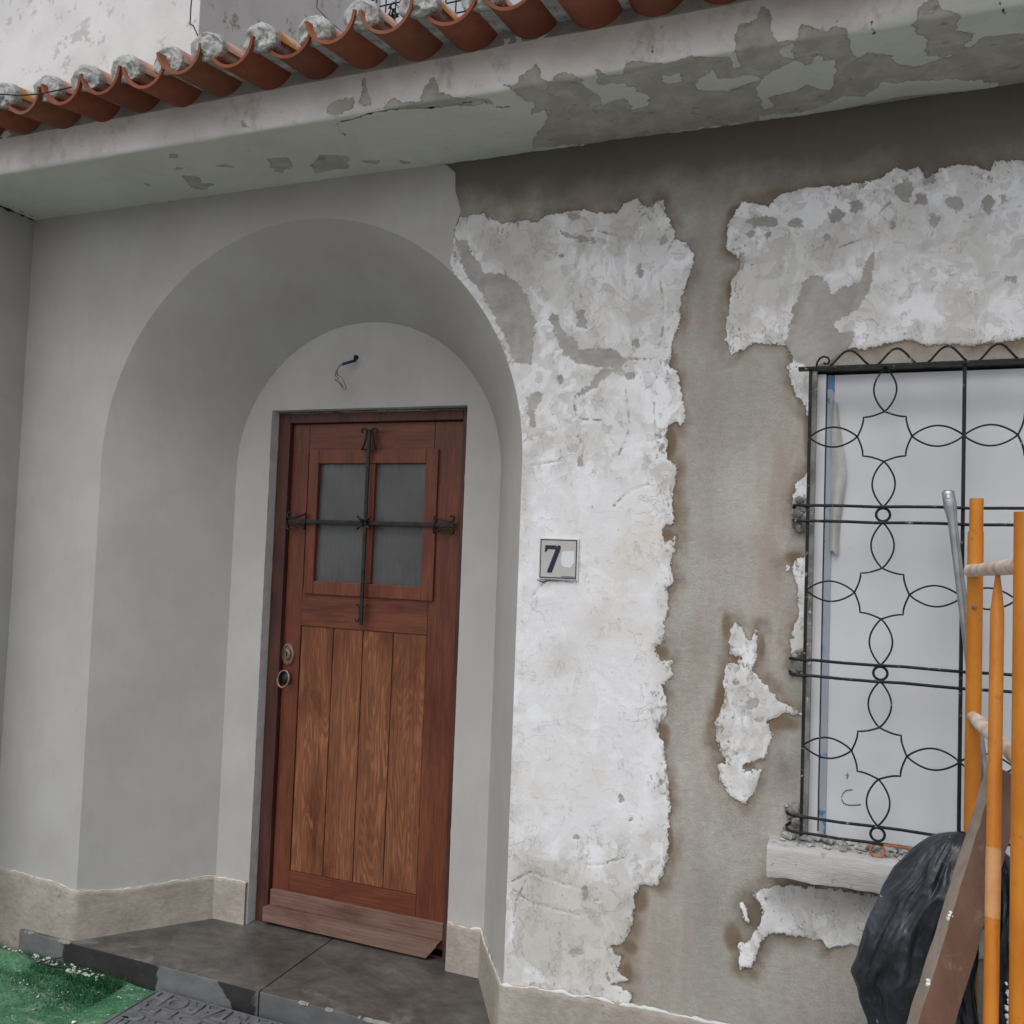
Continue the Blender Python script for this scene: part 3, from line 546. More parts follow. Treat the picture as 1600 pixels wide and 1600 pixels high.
Xg += .003*(vnoise(Zg, Yg*2, 3, 21)-.5)*np.sin(np.pi*ts)[:, None]
# soft arris at the front edge
grid('niche_lining', Xg, Yg, Zg, M_SKIM, house, flip=True)
# --- niche back wall with the door opening
DL, DR, DT, DB = -2.128, -1.262, 2.137, .0
def back_wall():
    xs = np.arange(IC-IR_-.06, IC+IR_+.07, .01); zs = np.arange(0, IZ+IR_+.07, .01)
    xs[np.argmin(abs(xs-DL))] = DL; xs[np.argmin(abs(xs-DR))] = DR; zs[np.argmin(abs(zs-DT))] = DT
    X, Z = np.meshgrid(xs, zs); cut = (X > DL+1e-4) & (X < DR-1e-4) & (Z < DT-1e-4)
    kf = ~(cut[:-1, :-1] | cut[1:, :-1] | cut[:-1, 1:] | cut[1:, 1:])
    onl = (abs(X-DL) < 1e-4) | (abs(X-DR) < 1e-4); xm = (X[:-1, :-1]+X[1:, 1:])/2; zm = (Z[:-1, :-1]+Z[1:, 1:])/2
    kf &= ~((xm > DL) & (xm < DR) & (zm < DT))
    rag = .006*(vnoise(X, Z, 14, 31)-.5); edge = ((abs(X-DL) < .002) | (abs(X-DR) < .002)) & (Z < DT+.002) | ((abs(Z-DT) < .002) & (X > DL-.01) & (X < DR+.01))
    Xr = X+np.where(edge, rag, 0); Zr = Z+np.where(edge & (abs(Z-DT) < .002), rag*.8, 0)
    Y = ND+.002*(vnoise(X, Z, 3, 32)-.5)
    grid('niche_back_wall', Xr, Y, Zr, M_SKIM, house, keep=kf)
back_wall()
b = MB(); b.box(DL-.04, DL+.001, ND+.001, ND+.08, 0, DT+.04).box(DR-.001, DR+.04, ND+.001, ND+.08, 0, DT+.04).box(DL+.001, DR-.001, ND+.001, ND+.08, DT-.001, DT+.04)
b.build('door_reveal', m_simple('chalky_reveal', (.50, .50, .50), (.62, .62, .62), 20, .9, .2, 0, .6, .004), house)

xs_ = np.linspace(DL+.004, DR-.004, 150); nn1 = vnoise(xs_, xs_*0, 20, 47, 5, .7); nn2 = vnoise(xs_, xs_*0, 9, 48, 4, .7)
MB().tube([(x, ND+.044+.004*b_, DT-.006+.008*(a_-.5)) for x, a_, b_ in zip(xs_, nn1, nn2)], list(.0015+.016*np.clip(nn2-.42, 0, 1)), 6).build('plaster_lip', M_CEMDARK, house, smooth=True)
# --- plinths
def ragtop(x, z, s): return z+.010*(vnoise(np.array([x*1.0]), np.array([s*1.7]), 12, 41, 4)[0]-.5)
def plinth(name, P, top, h0=0.0, th=.014):
    """P: plan points (x,y) along the wall; body leans on the wall side to its left"""
    pts = []
    for a, c in zip(P[:-1], P[1:]):
        a = np.array(a); c = np.array(c); n = max(2, int(np.linalg.norm(c-a)/.012))
        for i in range(n): pts.append(a+(c-a)*i/n)
    pts.append(np.array(P[-1])); pts = np.array(pts); n = len(pts); s = np.concatenate([[0], np.cumsum(np.linalg.norm(np.diff(pts, axis=0), axis=1))])
    d = np.gradient(pts, axis=0); d /= np.linalg.norm(d, axis=1)[:, None]+1e-9; out = np.stack([d[:, 1], -d[:, 0]], 1)
    tz = np.interp(s/s[-1], np.linspace(0, 1, len(top)), top)+.008*(vnoise(s, s*0, 16, 43, 5, .6)-.5)
    rows = []
    hh = np.linspace(0, 1, 26)
    for k in hh: rows.append(np.concatenate([pts+out*(th+.002*(vnoise(s, s*0+k*3, 9, 44)[:, None]-.5)), (h0+(tz-h0)*k)[:, None]], 1))
    rows.append(np.concatenate([pts+out*(th-.004), (tz+.004)[:, None]], 1)); rows.append(np.concatenate([pts-out*.01, (tz+.005)[:, None]], 1))
    G = np.array(rows); o = grid('plinth', G[..., 0], G[..., 1], G[..., 2], M_PLINTH, house); 
    # chalk-white ragged line where the wall coat was cut above the plinth
    w = MB(); tp = [(p[0]+q[0]*(th-.003), p[1]+q[1]*(th-.003), z+.004) for p, q, z in zip(pts, out, tz)]
    rr = (.0008 if name == 'l' else .0016)+(.007 if name == 'l' else .012)*np.clip(vnoise(s, s*0, 30, 45, 5, .7)-.45, 0, 1); tp = [(a[0], a[1], a[2]+.020*(vnoise(np.array([q*1.0]), np.array([0.]), 28, 46, 4, .7)[0]-.5)) for a, q in zip(tp, s)]; w.tube(tp, list(rr), 6, flat=(.6, 1.6))
    w.build('plaster_lip', M_UPPER, o, smooth=True)
def foot(sg): return [((OC+sg*OR_)*(1-t)+(IC+sg*IR_)*t, -.001+ND*t) for t in (0, 1)]
plinth('l', [(XL, 0)]+foot(-1)+[(DL-.004, ND)], [.302, .296, .262, .262, .258])
plinth('r', [(DR+.004, ND)]+foot(1)[::-1]+[(1.55, 0)], [.262, .262, .300, .312, .318, .330, .34, .35, .36, .37])

# --- eave: soffit and fascia in one sheet
def soff(pts, sx=1, ox=0, oy=0):
    r = []
    for x, y in pts:
        p = pix(ox+x/sx, oy+y/sx, 2, HS)
        if p[1] < -DF: p = pix(ox+x/sx, oy+y/sx, 1, -DF); r.append((p[0], DF+p[2]-HS))
        else: r.append((p[0], -p[1]))
    return r
def eave():
    c1 = lambda p: soff(p, 2.667, 0, 0); c2 = lambda p: soff(p, 2.667, 500, 0); c3 = lambda p: soff(p, 2.667, 1000, 0)
    main = soff([(834, 229), (832, 217), (846, 200), (860, 180), (849, 171), (830, 176), (837, 161), (815, 150), (796, 135), (812, 122), (838, 100), (845, 118), (858, 130), (880, 112), (895, 118), (925, 128), (934, 104), (948, 118), (975, 118), (980, 100), (1000, 96), (1040, 100), (1080, 90), (1150, 88), (1152, 40), (1180, 30), (1192, 12), (1205, 20), (1206, 48), (1216, 66), (1243, 62), (1255, 38), (1278, 48), (1322, 45), (1326, 60), (1420, 40), (1430, 32), (1442, 4), (1465, 4), (1472, 15), (1500, 20), (1490, 40), (1520, 45), (1700, 20), (1700, 120), (1600, 137), (1262, 178), (1100, 197), (960, 222)])
    isl = [c3([(220, 350), (300, 290), (330, 330), (450, 310), (520, 325), (360, 380), (230, 375)]), c3([(480, 365), (530, 300), (640, 250), (700, 270), (740, 215), (760, 250), (815, 240), (820, 290), (800, 370), (770, 375), (690, 350), (650, 375), (540, 400), (560, 440), (520, 460), (500, 420)]),
           c3([(870, 130), (1130, 95), (1150, 130), (1200, 160), (1200, 230), (1310, 225), (1250, 245), (1140, 280), (1060, 260), (1050, 230), (950, 215), (900, 250), (880, 200)]), c3([(1250, 10), (1390, 60), (1450, 30), (1700, 30), (1700, 130), (1500, 145), (1430, 150), (1380, 195), (1350, 190), (1390, 140), (1310, 120), (1350, 70)]),
           c3([(490, 480), (700, 460), (850, 395), (940, 400), (1000, 345), (1290, 325), (1500, 350), (1480, 370), (1100, 400), (740, 470), (500, 500)]), c3([(365, 215), (405, 215), (415, 280), (390, 285)]), c3([(580, 190), (640, 180), (640, 240), (590, 235)]),
           c2([(1415, 320), (1500, 300), (1510, 340), (1440, 350)]), c2([(1080, 340), (1150, 300), (1160, 350), (1270, 350), (1340, 380), (1350, 420), (1310, 455), (1270, 410), (1220, 420), (1170, 440), (1160, 400)]), c3([(0, 390), (40, 400), (30, 440), (-40, 460)])]
    small = [c1([(760, 730), (830, 735), (840, 765), (890, 765), (850, 790), (800, 785)]), c1([(1120, 660), (1200, 655), (1220, 690), (1170, 720), (1130, 700)]), c1([(1300, 690), (1330, 645), (1450, 650), (1450, 700), (1320, 720)]), c1([(1500, 665), (1580, 670), (1550, 680)]), c1([(710, 640), (745, 640), (740, 662), (715, 660)]), c1([(735, 695), (770, 695), (760, 702), (735, 703)]), c1([(895, 690), (940, 680), (975, 695), (930, 695)]), c1([(595, 760), (630, 770), (620, 775)]),
             c2([(170, 665), (250, 668), (230, 680), (180, 676)]), c2([(320, 665), (375, 675), (350, 682)]), c2([(25, 480), (40, 425), (140, 405), (150, 450), (80, 480)]), c2([(160, 430), (185, 330), (212, 440)]), c2([(240, 460), (300, 415), (360, 430), (420, 420), (445, 350), (470, 320), (500, 380), (550, 400), (700, 410), (720, 425), (430, 450)]), c1([(1000, 495), (1045, 538), (1010, 530)])]
    crk = [soff(l) for l in [[(526, 195), (533, 190), (550, 187), (575, 178), (610, 172), (655, 170), (700, 166), (730, 160), (755, 158), (775, 166), (795, 165)], [(526, 195), (532, 205), (541, 212)], [(0, 317), (25, 325), (45, 335), (60, 340)], [(388, 236), (400, 240)], [(796, 135), (782, 134)], [(1362, 35), (1366, 50)], [(1018, 60), (1022, 88)], [(1570, 20), (1560, 0)]]]
    xs = np.arange(-3.9, 1.75, .0075)
    vs = np.concatenate([np.arange(-.01, DF-.012, .006), DF-.012+np.arange(0, .024, .003), np.arange(DF+.012, DF+.225, .006)])
    X, V = np.meshgrid(xs, vs)
    dp = sdf_poly(X, V, [main]+small, .1); di = sdf_poly(X, V, isl, .1); dp = np.minimum(dp, -di)
    dk = sdf_line(X, V, crk)
    # rounded corner, radius .02, softer to the right where the arris has crumbled
    R = .012; Y = np.where(V < DF-R, -V, np.where(V > DF+R, -DF, 0)); Z = np.where(V < DF-R, HS, np.where(V > DF+R, HS+(V-DF), 0))
    th = np.clip((V-(DF-R))/(2*R), 0, 1)*math.pi/2; cor = (V >= DF-R) & (V <= DF+R)
    Y = np.where(cor, -(DF-R)-R*np.sin(th), Y); Z = np.where(cor, HS+R-R*np.cos(th), Z)
    cm = 1/(1+np.exp(-(dp+.010*(vnoise(X, V, 25, 51)-.5))/.002)); hh = (1-cm)*.003+.003*(vnoise(X, V, 12, 52, 5, .6)-.5)+.006*(vnoise(X, V, 2.5, 53, 2)-.5)-.004*np.clip(1-dk/.004, 0, 1)
    fasw = np.clip((V-DF)/.02+.5, 0, 1)
    Y = Y-hh*fasw; Z = Z-hh*(1-fasw)
    fas = np.clip((V-DF+.006)/.006, 0, 1)
    # under the rounded right part the pale green coat reaches up the face
    fas = np.where(X > .1, fas*np.clip((V-DF-.02*(X-.1)*4)/.02, 0, 1), fas)
    grid('eave', X, Y, Z, M_EAVE, house, dict(dp=dp, dk=dk, v=V, fas=fas), flip=False)
eave()
ys_ = np.linspace(-.40, .0, 90); nj = vnoise(ys_, ys_*0, 25, 57, 5, .7)
MB().tube([(XL+.004+.010*(a_-.5), y_, HS-.001-.006*a_) for y_, a_ in zip(ys_, nj)], list(.0015+.022*np.clip(nj-.40, 0, 1)), 6).build('joint_gap', M_BLACK, house, smooth=True)
MB().box(-3.9, 1.75, -DF+.016, .1, HS+.012, HS+.20).build('eave_core', M_CEMDARK, house)

# --- roof: channel tiles, cover tiles and mortar plugs at the eave
roof = empty('roof', house)
def arc_tile(r, th, L, up, n=14, m=5, r2=None, ragged=0, half=math.pi/2):
    """half-round tile, axis along y from 0 (lip) to L; up=1 arch, -1 trough"""
    r2 = r2 or r; vs = []; fs = []
    for j in range(m+1):
        t = j/m; rr = r+(r2-r)*t
        for lay in (0, 1):
            for i in range(n+1):
                a = math.pi/2-half+2*half*i/n; q = rr-th*lay; wob = ragged*math.sin(i*2.3+j*1.9)
                vs.append(((q+wob)*math.cos(a), L*t, up*(q+wob)*math.sin(a)))
    W_ = 2*(n+1)
    for j in range(m):
        for i in range(n):
            a = j*W_+i; fs.append((a, a+1, a+1+W_, a+W_)); c = a+n+1; fs.append((c, c+W_, c+1+W_, c+1))
        for e in (0, n): a = j*W_+e; fs.append((a, a+W_, a+W_+n+1, a+n+1))
    for j in (0, m):
        for i in range(n): a = j*W_+i; fs.append((a, a+n+1, a+n+2, a+1))
    return vs, fs
TX = [-2.644, -2.465, -2.283, -2.119, -1.951, -1.795, -1.619, -1.439, -1.283, -1.107, -.934, -.763, -.588, -.416]
TX = [TX[0]-.172*k for k in range(6, 0, -1)]+TX+[TX[-1]+.172*k for k in range(1, 12)]
SL = math.radians(9); RIMZ, RIMY = 2.962, -.572
TR = .0835; tv, tf = arc_tile(TR, .009, .62, -1, 20, 4, half=math.radians(83))
ch_me = None
MT = [M_TERRA]+[m_simple('terracotta', (.200*a, .056*b_, .031*b_), (.265*a, .085*b_, .046*b_), 9, .8, .25, 0, .4, .002, dirt=((.40, .27, .22), 30+6*k, .66, .7)) for k, (a, b_) in enumerate([(.85, .9), (1.08, 1.15), (.95, 1.2)])]
CT = [M_TERRA_TOP, m_simple('pink_cover_tile', (.42, .20, .15), (.52, .33, .27), 15, .85, .2, 0, .5, .002, dirt=((.10, .09, .08), 20, .60, .8)), m_simple('yellow_cover_tile', (.38, .17, .05), (.48, .26, .10), 9, .85, .2, 0, .5, .002, dirt=((.5, .38, .33), 12, .55, .8))]
for k, x in enumerate(TX):
    jz = random.uniform(-.005, .005); jy = random.uniform(-.018, .018); jr = random.uniform(-.045, .045)
    o = build('channel_tile', tv, tf, MT[k % 4], roof); auto_smooth(o, 50)
    o.location = (x, RIMY+jy, RIMZ+TR+jz); o.rotation_euler = (SL, 0, jr)
    x2 = x+(TX[k+1]-x if k+1 < len(TX) else .172)/2
    cv, cf = arc_tile(.052+random.uniform(-.003, .003), .011, .62, 1, 12, 4, ragged=.0012)
    o = build('cover_tile', cv, cf, CT[[0, 1, 0, 2, 1, 0, 2, 1, 1][k % 9]], roof); auto_smooth(o, 50)
    cy, cz = RIMY+.034+jy, RIMZ+.066
    o.location = (x2, cy, cz); o.rotation_euler = (SL, random.uniform(-.04, .04), jr)
    # mortar plug: lumpy dome filling the end of the cover tile and the valley under it
    n1, n2 = 22, 16; V = []; F = []
    sd_ = random.random()*50; sx = random.uniform(.95, 1.12)
    for j in range(n2+1):
        t = j/n2
        for i in range(n1):
            a = 2*math.pi*i/n1; r = .053*math.sin(t*math.pi/2)
            px_, pz_ = r*math.cos(a)*sx, r*math.sin(a)*1.0-.004
            if pz_ < -.012: pz_ = -.012+(pz_+.012)*.45
            nz = float(vnoise(np.array([px_+sd_]), np.array([pz_+sd_]), 55, 60, 3)[0])-.5
            dpt = -.011*math.cos(t*math.pi/2)**.8+nz*.026
            V.append((px_+nz*.010, dpt-.002, pz_+nz*.010))
    for rr_, yb_ in ((.053, .022), (.040, .030), (.040, .40)):
        for i in range(n1):
            a = 2*math.pi*i/n1; nz = float(vnoise(np.array([math.cos(a)+sd_]), np.array([math.sin(a)+yb_]), 4, 61, 3)[0])-.5
            px_, pz_ = rr_*math.cos(a)*sx*(1+nz*.12), max(rr_*math.sin(a)*(1+nz*.12), -.026); V.append((px_, yb_+(nz*.016 if yb_ < .03 else 0), pz_))
    for j in range(n2+3):
        for i in range(n1):
            i2 = (i+1) % n1; F.append((j*n1+i, j*n1+i2, (j+1)*n1+i2, (j+1)*n1+i))
    o = build('mortar_plug', V, F, M_MORTAR, roof, smooth=True); o.location = (x2, cy-.010, cz); o.rotation_euler = (SL, 0, jr)
# bedding mortar under the tiles on the fascia, and the roof deck running back to the upper wall
nn_ = 260; xs = np.linspace(-3.8, 1.7, nn_); V = []; F = []
MB().box(-3.85, 1.7, -DF-.004, -.10, HS+.118, HS+.18, .004).build('bedding_mortar', m_simple('bedding_cement', (.26, .25, .235), (.38, .37, .35), 14, .95, .15, 0, .8, .006), roof)
Mx = Matrix.Translation((0, -.36, HS+.175)) @ Matrix.Rotation(SL, 4, 'X')
MB().box(-3.85, 1.7, 0, .95, 0, .03, M=Mx).build('roof_deck', M_TERRA, roof)

# --- upper wall behind the roof
XU = -2.73
b = MB(); b.box(-6.5, XU, .52, .8, 2.9, 6.2); b.build('upper_wall', M_UPPER, house)
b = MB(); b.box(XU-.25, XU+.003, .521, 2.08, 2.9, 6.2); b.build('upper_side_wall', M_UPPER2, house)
# broken mortar and a loose tile on the wall head seen above the eave
b = MB()
for k in range(9):
    p = pix(585+k*14+random.uniform(-4, 4), random.uniform(-4, 14), 1, .25); s = random.uniform(.02, .045)
    M = Matrix.Translation((p[0], .25+random.uniform(-.05, .05), p[2]-.03)) @ Matrix.Rotation(random.uniform(0, 3), 4, 'Y') @ Matrix.Rotation(random.uniform(0, 3), 4, 'X')
# --- step
step = empty('step', house)
sx = (pix(520, 1473, 2, FZ)[0]+pix(410, 1538, 2, FZ)[0])/2
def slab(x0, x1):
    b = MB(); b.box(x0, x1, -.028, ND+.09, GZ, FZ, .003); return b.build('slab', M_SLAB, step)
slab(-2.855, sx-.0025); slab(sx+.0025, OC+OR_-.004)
b = MB(); xs_ = np.linspace(-2.85, -.9, 400); ru = vnoise(xs_, xs_*0, 22, 71, 5, .7)
for i in range(399):
    if ru[i] > .53 and (xs_[i] < -2.6 or xs_[i] > -1.76): b.box(xs_[i], xs_[i+1]+.001, -.0305, -.022+.014*(ru[i]-.5), FZ-.004-.02*(ru[i]-.53), FZ+.0012)
b.build('plaster_residue', m_simple('plaster_dust', (.32, .32, .31), (.44, .44, .43), 40, .9, .2, 0, .6, .002), step, kind='stuff')

# ------------------------------------------------------------------ door
YD = ND+.05
door = empty('door', house)
def dq(x, y, Y=YD): return fy(x, y, Y)
def rect(pts, Y=YD):
    q = [dq(x, y, Y) for x, y in pts]; xs = sorted(p[0] for p in q); zs = sorted(p[1] for p in q); return ((xs[0]+xs[1])/2, (xs[2]+xs[3])/2, (zs[0]+zs[1])/2, (zs[2]+zs[3])/2)
fl, fr = DL+.004, DR-.004
LX0, LX1, LZ1 = -2.068, -1.300, 2.090
b = MB(); b.box(fl, LX0, YD-.004, YD+.10, FZ+.001, DT-.006, .003).box(LX1, fr, YD-.004, YD+.10, FZ+.001, DT-.006, .003).box(LX0, LX1, YD-.004, YD+.10, LZ1, DT-.006, .003)
b.build('door_frame', M_FRAMEW, door)
YL = YD+.018       # face of the leaf
sash = rect([(488, 705), (688, 700.6), (474, 930), (677, 936)], YL); pan = rect([(475, 981), (670, 989), (447, 1361), (647, 1397)], YL)
zbb = dq(550, 1412, YL)[1]      # top of the weather board
ST0 = pan[0]; ST1 = pan[1]
MB().box(LX0+.002, ST0-.001, YL, YL+.04, FZ+.004, LZ1-.002, .002).build('stile', M_WOOD_TOP, door)
MB().box(ST1+.001, LX1-.002, YL, YL+.04, FZ+.004, LZ1-.002, .002).build('stile', M_WOOD_TOP, door)
MB().box(ST0, ST1, YL-.0005, YL+.04, sash[3]-.012, LZ1-.002, .002).build('rail', M_WOOD_RAIL, door)
MB().box(ST0, ST1, YL-.0005, YL+.04, pan[3], sash[2]+.012, .002).build('rail', M_WOOD_RAIL, door)
MB().box(ST0, ST1, YL-.0005, YL+.04, FZ+.004, pan[2], .002).build('rail', M_WOOD_RAIL, door)
n = 4; wv_ = (ST1-ST0)/n
seam = [ST0]+[(dq(tx, 985, YL)[0]+dq(bx, by, YL)[0])/2 for tx, bx, by in ((523, 500, 1371), (568, 548, 1380), (616, 595, 1388))]+[ST1]
for k in range(4): MB().box(seam[k]+.0018, seam[k+1]-.0018, YL+.004, YL+.03, pan[2]+.001, pan[3]-.001, .0025).build('plank', M_PLANKS[k], door)
MB().box(ST0, ST1, YL+.022, YL+.034, pan[2], pan[3]).build('plank_backing', M_FRAMEW, door)
# sash with muntins and four panes
ps = rect([(501, 726), (668, 723), (491, 910), (659, 914)], YL); mx = (dq(573, 770, YL)[0]+dq(590, 770, YL)[0])/2; mz = (dq(580, 813, YL)[1]+dq(580, 823, YL)[1])/2
sp = YL-.012
b = MB(); b.box(sash[0], ps[0], sp, YL+.03, sash[2], sash[3], .003).box(ps[1], sash[1], sp, YL+.03, sash[2], sash[3], .003)
b.box(ps[0], ps[1], sp+.0004, YL+.03, ps[3], sash[3], .003).box(ps[0], ps[1], sp+.0004, YL+.03, sash[2], ps[2], .003)
b.box(mx-.013, mx+.013, sp+.004, YL+.03, ps[2], ps[3], .003).box(ps[0], mx-.013, sp+.006, YL+.03, mz-.008, mz+.008, .002).box(mx+.013, ps[1], sp+.006, YL+.03, mz-.008, mz+.008, .002)
b.build('sash', M_SASH, door)
for x0, x1 in ((ps[0], mx-.013), (mx+.013, ps[1])):
    for z0, z1 in ((ps[2], mz-.008), (mz+.008, ps[3])): MB().box(x0, x1, YL+.008, YL+.013, z0, z1).build('pane', M_GLASS, door)
# weather boards
MB().box(LX0+.006, LX1-.004, YL-.016, YL, zbb-.062, zbb, .003).build('weather_board', M_WEATHER, door)
bx = MB(); z1 = zbb-.0625; z0 = FZ+.012
bx.prism([(LX0-.004, z0+.004), (LX1-.055, z0-.002), (LX1-.016, z0+.045), (LX1-.012, z1), (LX0-.004, z1)], YL-.046, YL-.001); auto_smooth(bx.build('weather_board', M_WEATHER, door), 30)
MB().box(LX0, LX1, YL, YL+.03, FZ, FZ+.03).build('threshold', M_FRAMEW, door)
# lock and ring pull
def lathe(prof, seg=28, sz=(1, 1)):
    V = []; F = []
    for j, (r, y) in enumerate(prof):
        for i in range(seg): a = 2*math.pi*i/seg; V.append((r*math.cos(a)*sz[0], y, r*math.sin(a)*sz[1]))
    for j in range(len(prof)-1):
        for i in range(seg): i2 = (i+1) % seg; F.append((j*seg+i, j*seg+i2, (j+1)*seg+i2, (j+1)*seg+i))
    F.append(tuple(range(seg))); F.append(tuple((len(prof)-1)*seg+i for i in range(seg))); return V, F
kx, kz = dq(451, 1022, YL)
v, f = lathe([(.036, 0), (.0355, -.004), (.033, -.008), (.028, -.009), (.026, -.004), (.019, -.004), (.017, -.013), (.012, -.015), (.011, -.012), (.001, -.012)], sz=(.84, 1.25))
o = build('lock', v, f, M_BRASS, door, loc=(kx, YL, kz)); auto_smooth(o, 40)
MB().box(-.0012, .0012, -.0165, -.0105, -.007, .009).build('keyhole', M_BLACK, o)
rx, rz = dq(447, 1059, YL)
v, f = lathe([(.029, 0), (.029, -.004), (.022, -.008), (.012, -.014), (.001, -.015)], sz=(.9, 1))
o = build('ring_pull', v, f, M_IRON, door, loc=(rx+.004, YL, rz)); auto_smooth(o, 40)
MB().tube([(.031*.85*math.cos(a)-.003, -.020-.006*math.sin(a)*-1, .033*math.sin(a)-.002) for a in np.linspace(0, 2*math.pi, 33)[:-1]], .0042, 8, closed=True).build('ring', M_BRASS, o, smooth=True)
# iron cross in front of the panes
YG = YL-.032
gxt = dq(579, 670, YG); gxb = dq(562, 976, YG); hl = dq(449, 816, YG); hr = dq(708, 818, YG)
gx = (gxt[0]+gxb[0])/2; gz = (hl[1]+hr[1])/2
MB().box(gx-.0065, gx+.0065, YG-.004, YG+.004, gxb[1], gxt[1], .001).build('grille_bar', M_IRON, door)
MB().box(hl[0], hr[0], YG+.0042, YG+.012, gz-.0075, gz+.0075, .001).build('grille_bar', M_IRON, door)
def scroll_bracket(cx, cz, ang, k=1.22):
    """foot with two curled horns; built pointing up, turned by ang in the door plane"""
    b = MB(); ca, sa = math.cos(ang), math.sin(ang)
    T = lambda x, z, y=YG+.002: (cx+k*(x*ca-z*sa), y, cz+k*(x*sa+z*ca))
    for s in (-1, 1):
        P = []
        for t in np.linspace(0, 1, 12): P.append((s*(.024-.014*math.sin(t*math.pi/2)), .058*t))
        for a in np.linspace(0, 4.0, 12): r = .0115*(1-a/7); P.append((s*(.0215-r*math.cos(a)), .058+r*math.sin(a)))
        b.tube([T(x, z) for x, z in P], .0042, 6, flat=(1.3, .9))
    b.tube([T(-.028, 0), T(.028, 0)], .0036, 6)
    b.build('scroll_bracket', M_IRON, door, smooth=True)
scroll_bracket(gx, gxt[1]-.080, 0); scroll_bracket(hr[0]-.080, gz, -math.pi/2); scroll_bracket(hl[0]+.080, gz, math.pi/2)
# foot bracket is broken: only its left horn is left
b = MB(); cz_ = gxb[1]+.075; b.tube([(gx-.026, YG+.002, cz_), (gx+.026, YG+.002, cz_)], .0034, 6)
P = [(-.016, -.006), (-.010, -.022), (-.007, -.038), (-.009, -.052), (-.015, -.062), (-.023, -.064), (-.027, -.058), (-.024, -.053)]
b.tube([(gx+x, YG+.002, cz_+z) for x, z in P], [.0026, .0045, .005, .0045, .004, .0035, .003, .0026], 6); b.build('scroll_bracket', M_IRON, door, smooth=True)
b = MB()
for a in (.7, 2.45, 3.85, 5.55):
    b.tube([(gx+.008*math.cos(a), YG-.002, gz+.008*math.sin(a)), (gx+.022*math.cos(a), YG-.012, gz+.022*math.sin(a)), (gx+.040*math.cos(a), YG-.010, gz+.040*math.sin(a))], [.0055, .0055, .0035], 6)
b.build('star_clasp', M_IRON, door, smooth=True)

# ------------------------------------------------------------------ window
window = empty('window', house)
YW = .03
MB().box(WX0-.03, WX0+.016, YW-.024, YW+.06, WZ0, WZ1).build('jamb', M_CEMDARK, window)
MB().box(WX0, WX1, YW-.022, YW+.06, WZ1-.001, WZ1+.03).build('lintel_edge', M_CEMDARK, window)
fx = [pix(a, b_, 1, YW)[0] for a, b_ in ((1279, 900), (1287, 900), (1289.5, 900), (1299, 900))]
fx = [WX0+.016, WX0+.040, WX0+.043, WX0+.062]
MB().box(fx[0], fx[1], YW-.006, YW+.05, WZ0, WZ1-.012, .002).build('frame', M_PVC, window)
MB().box(fx[1], fx[2], YW+.004, YW+.05, WZ0, WZ1-.014).build('gasket', M_BLACK, window)
MB().box(fx[2], fx[3], YW+.000, YW+.05, WZ0, WZ1-.014, .002).build('film_strip', M_FILM, window)
MB().box(fx[3], WX1, YW+.004, YW+.05, WZ0, WZ1-.014).build('panel', M_PANEL, window)
# loose film flap hanging at the top left of the panel
V = []; F = []
for j in range(24):
    t = j/23; zc = 2.05-.42*t
    for i in range(7):
        s = i/6; w = .012+.03*min(1, t*2)*(.7+.3*math.sin(t*5)); V.append((fx[3]-.004+s*w, YW-.004-.010*math.sin(s*math.pi)*(.4+t)-.004*math.sin(t*9+s*3), zc+.006*math.sin(s*6)))
for j in range(23):
    for i in range(6): a = j*7+i; F.append((a, a+1, a+8, a+7))
o = build('film_flap', V, F, m_simple('dusty_film', (.36, .36, .345), (.44, .44, .42), 20, .5, .4), window, smooth=True)
# pencilled squiggle on the panel
b = MB(); yp = YW+.003
def P3(x, y): p = pix(x, y, 1, yp); return (p[0], yp, p[2])
b.tube([P3(*q) for q in [(1332, 1234), (1322, 1235), (1317, 1240), (1315, 1246)]], .0011, 5); b.build('pencil_mark', M_GRILLE, window); b = MB(); b.tube([P3(*q) for q in [(1315, 1249), (1318, 1255), (1326, 1258), (1338, 1258), (1345, 1257)]], .0012, 5); b.build('pencil_mark', M_GRILLE, window); b = MB()
b.tube([P3(*q) for q in [(1325, 1208), (1322, 1212), (1326, 1211), (1323, 1217)]], .0009, 5); b.build('pencil_mark', M_GRILLE, window)
# sill
SXL = -.129
b = MB(); bm_ = b.box(SXL, 1.20, -.100, .05, .768, .848, .007); sill = b.build('sill', M_SILL, window); auto_smooth(sill, 40)
bm = bmesh.new(); bm.from_mesh(sill.data); bmesh.ops.subdivide_edges(bm, edges=[e for e in bm.edges if e.calc_length() > .3], cuts=120, use_grid_fill=True)
for v_ in bm.verts:
    nz = float(vnoise(np.array([v_.co.x]), np.array([v_.co.z*2+v_.co.y]), 14, 81, 4)[0])-.5; v_.co.z += nz*.012; v_.co.y += nz*.010
bm.to_mesh(sill.data); bm.free()
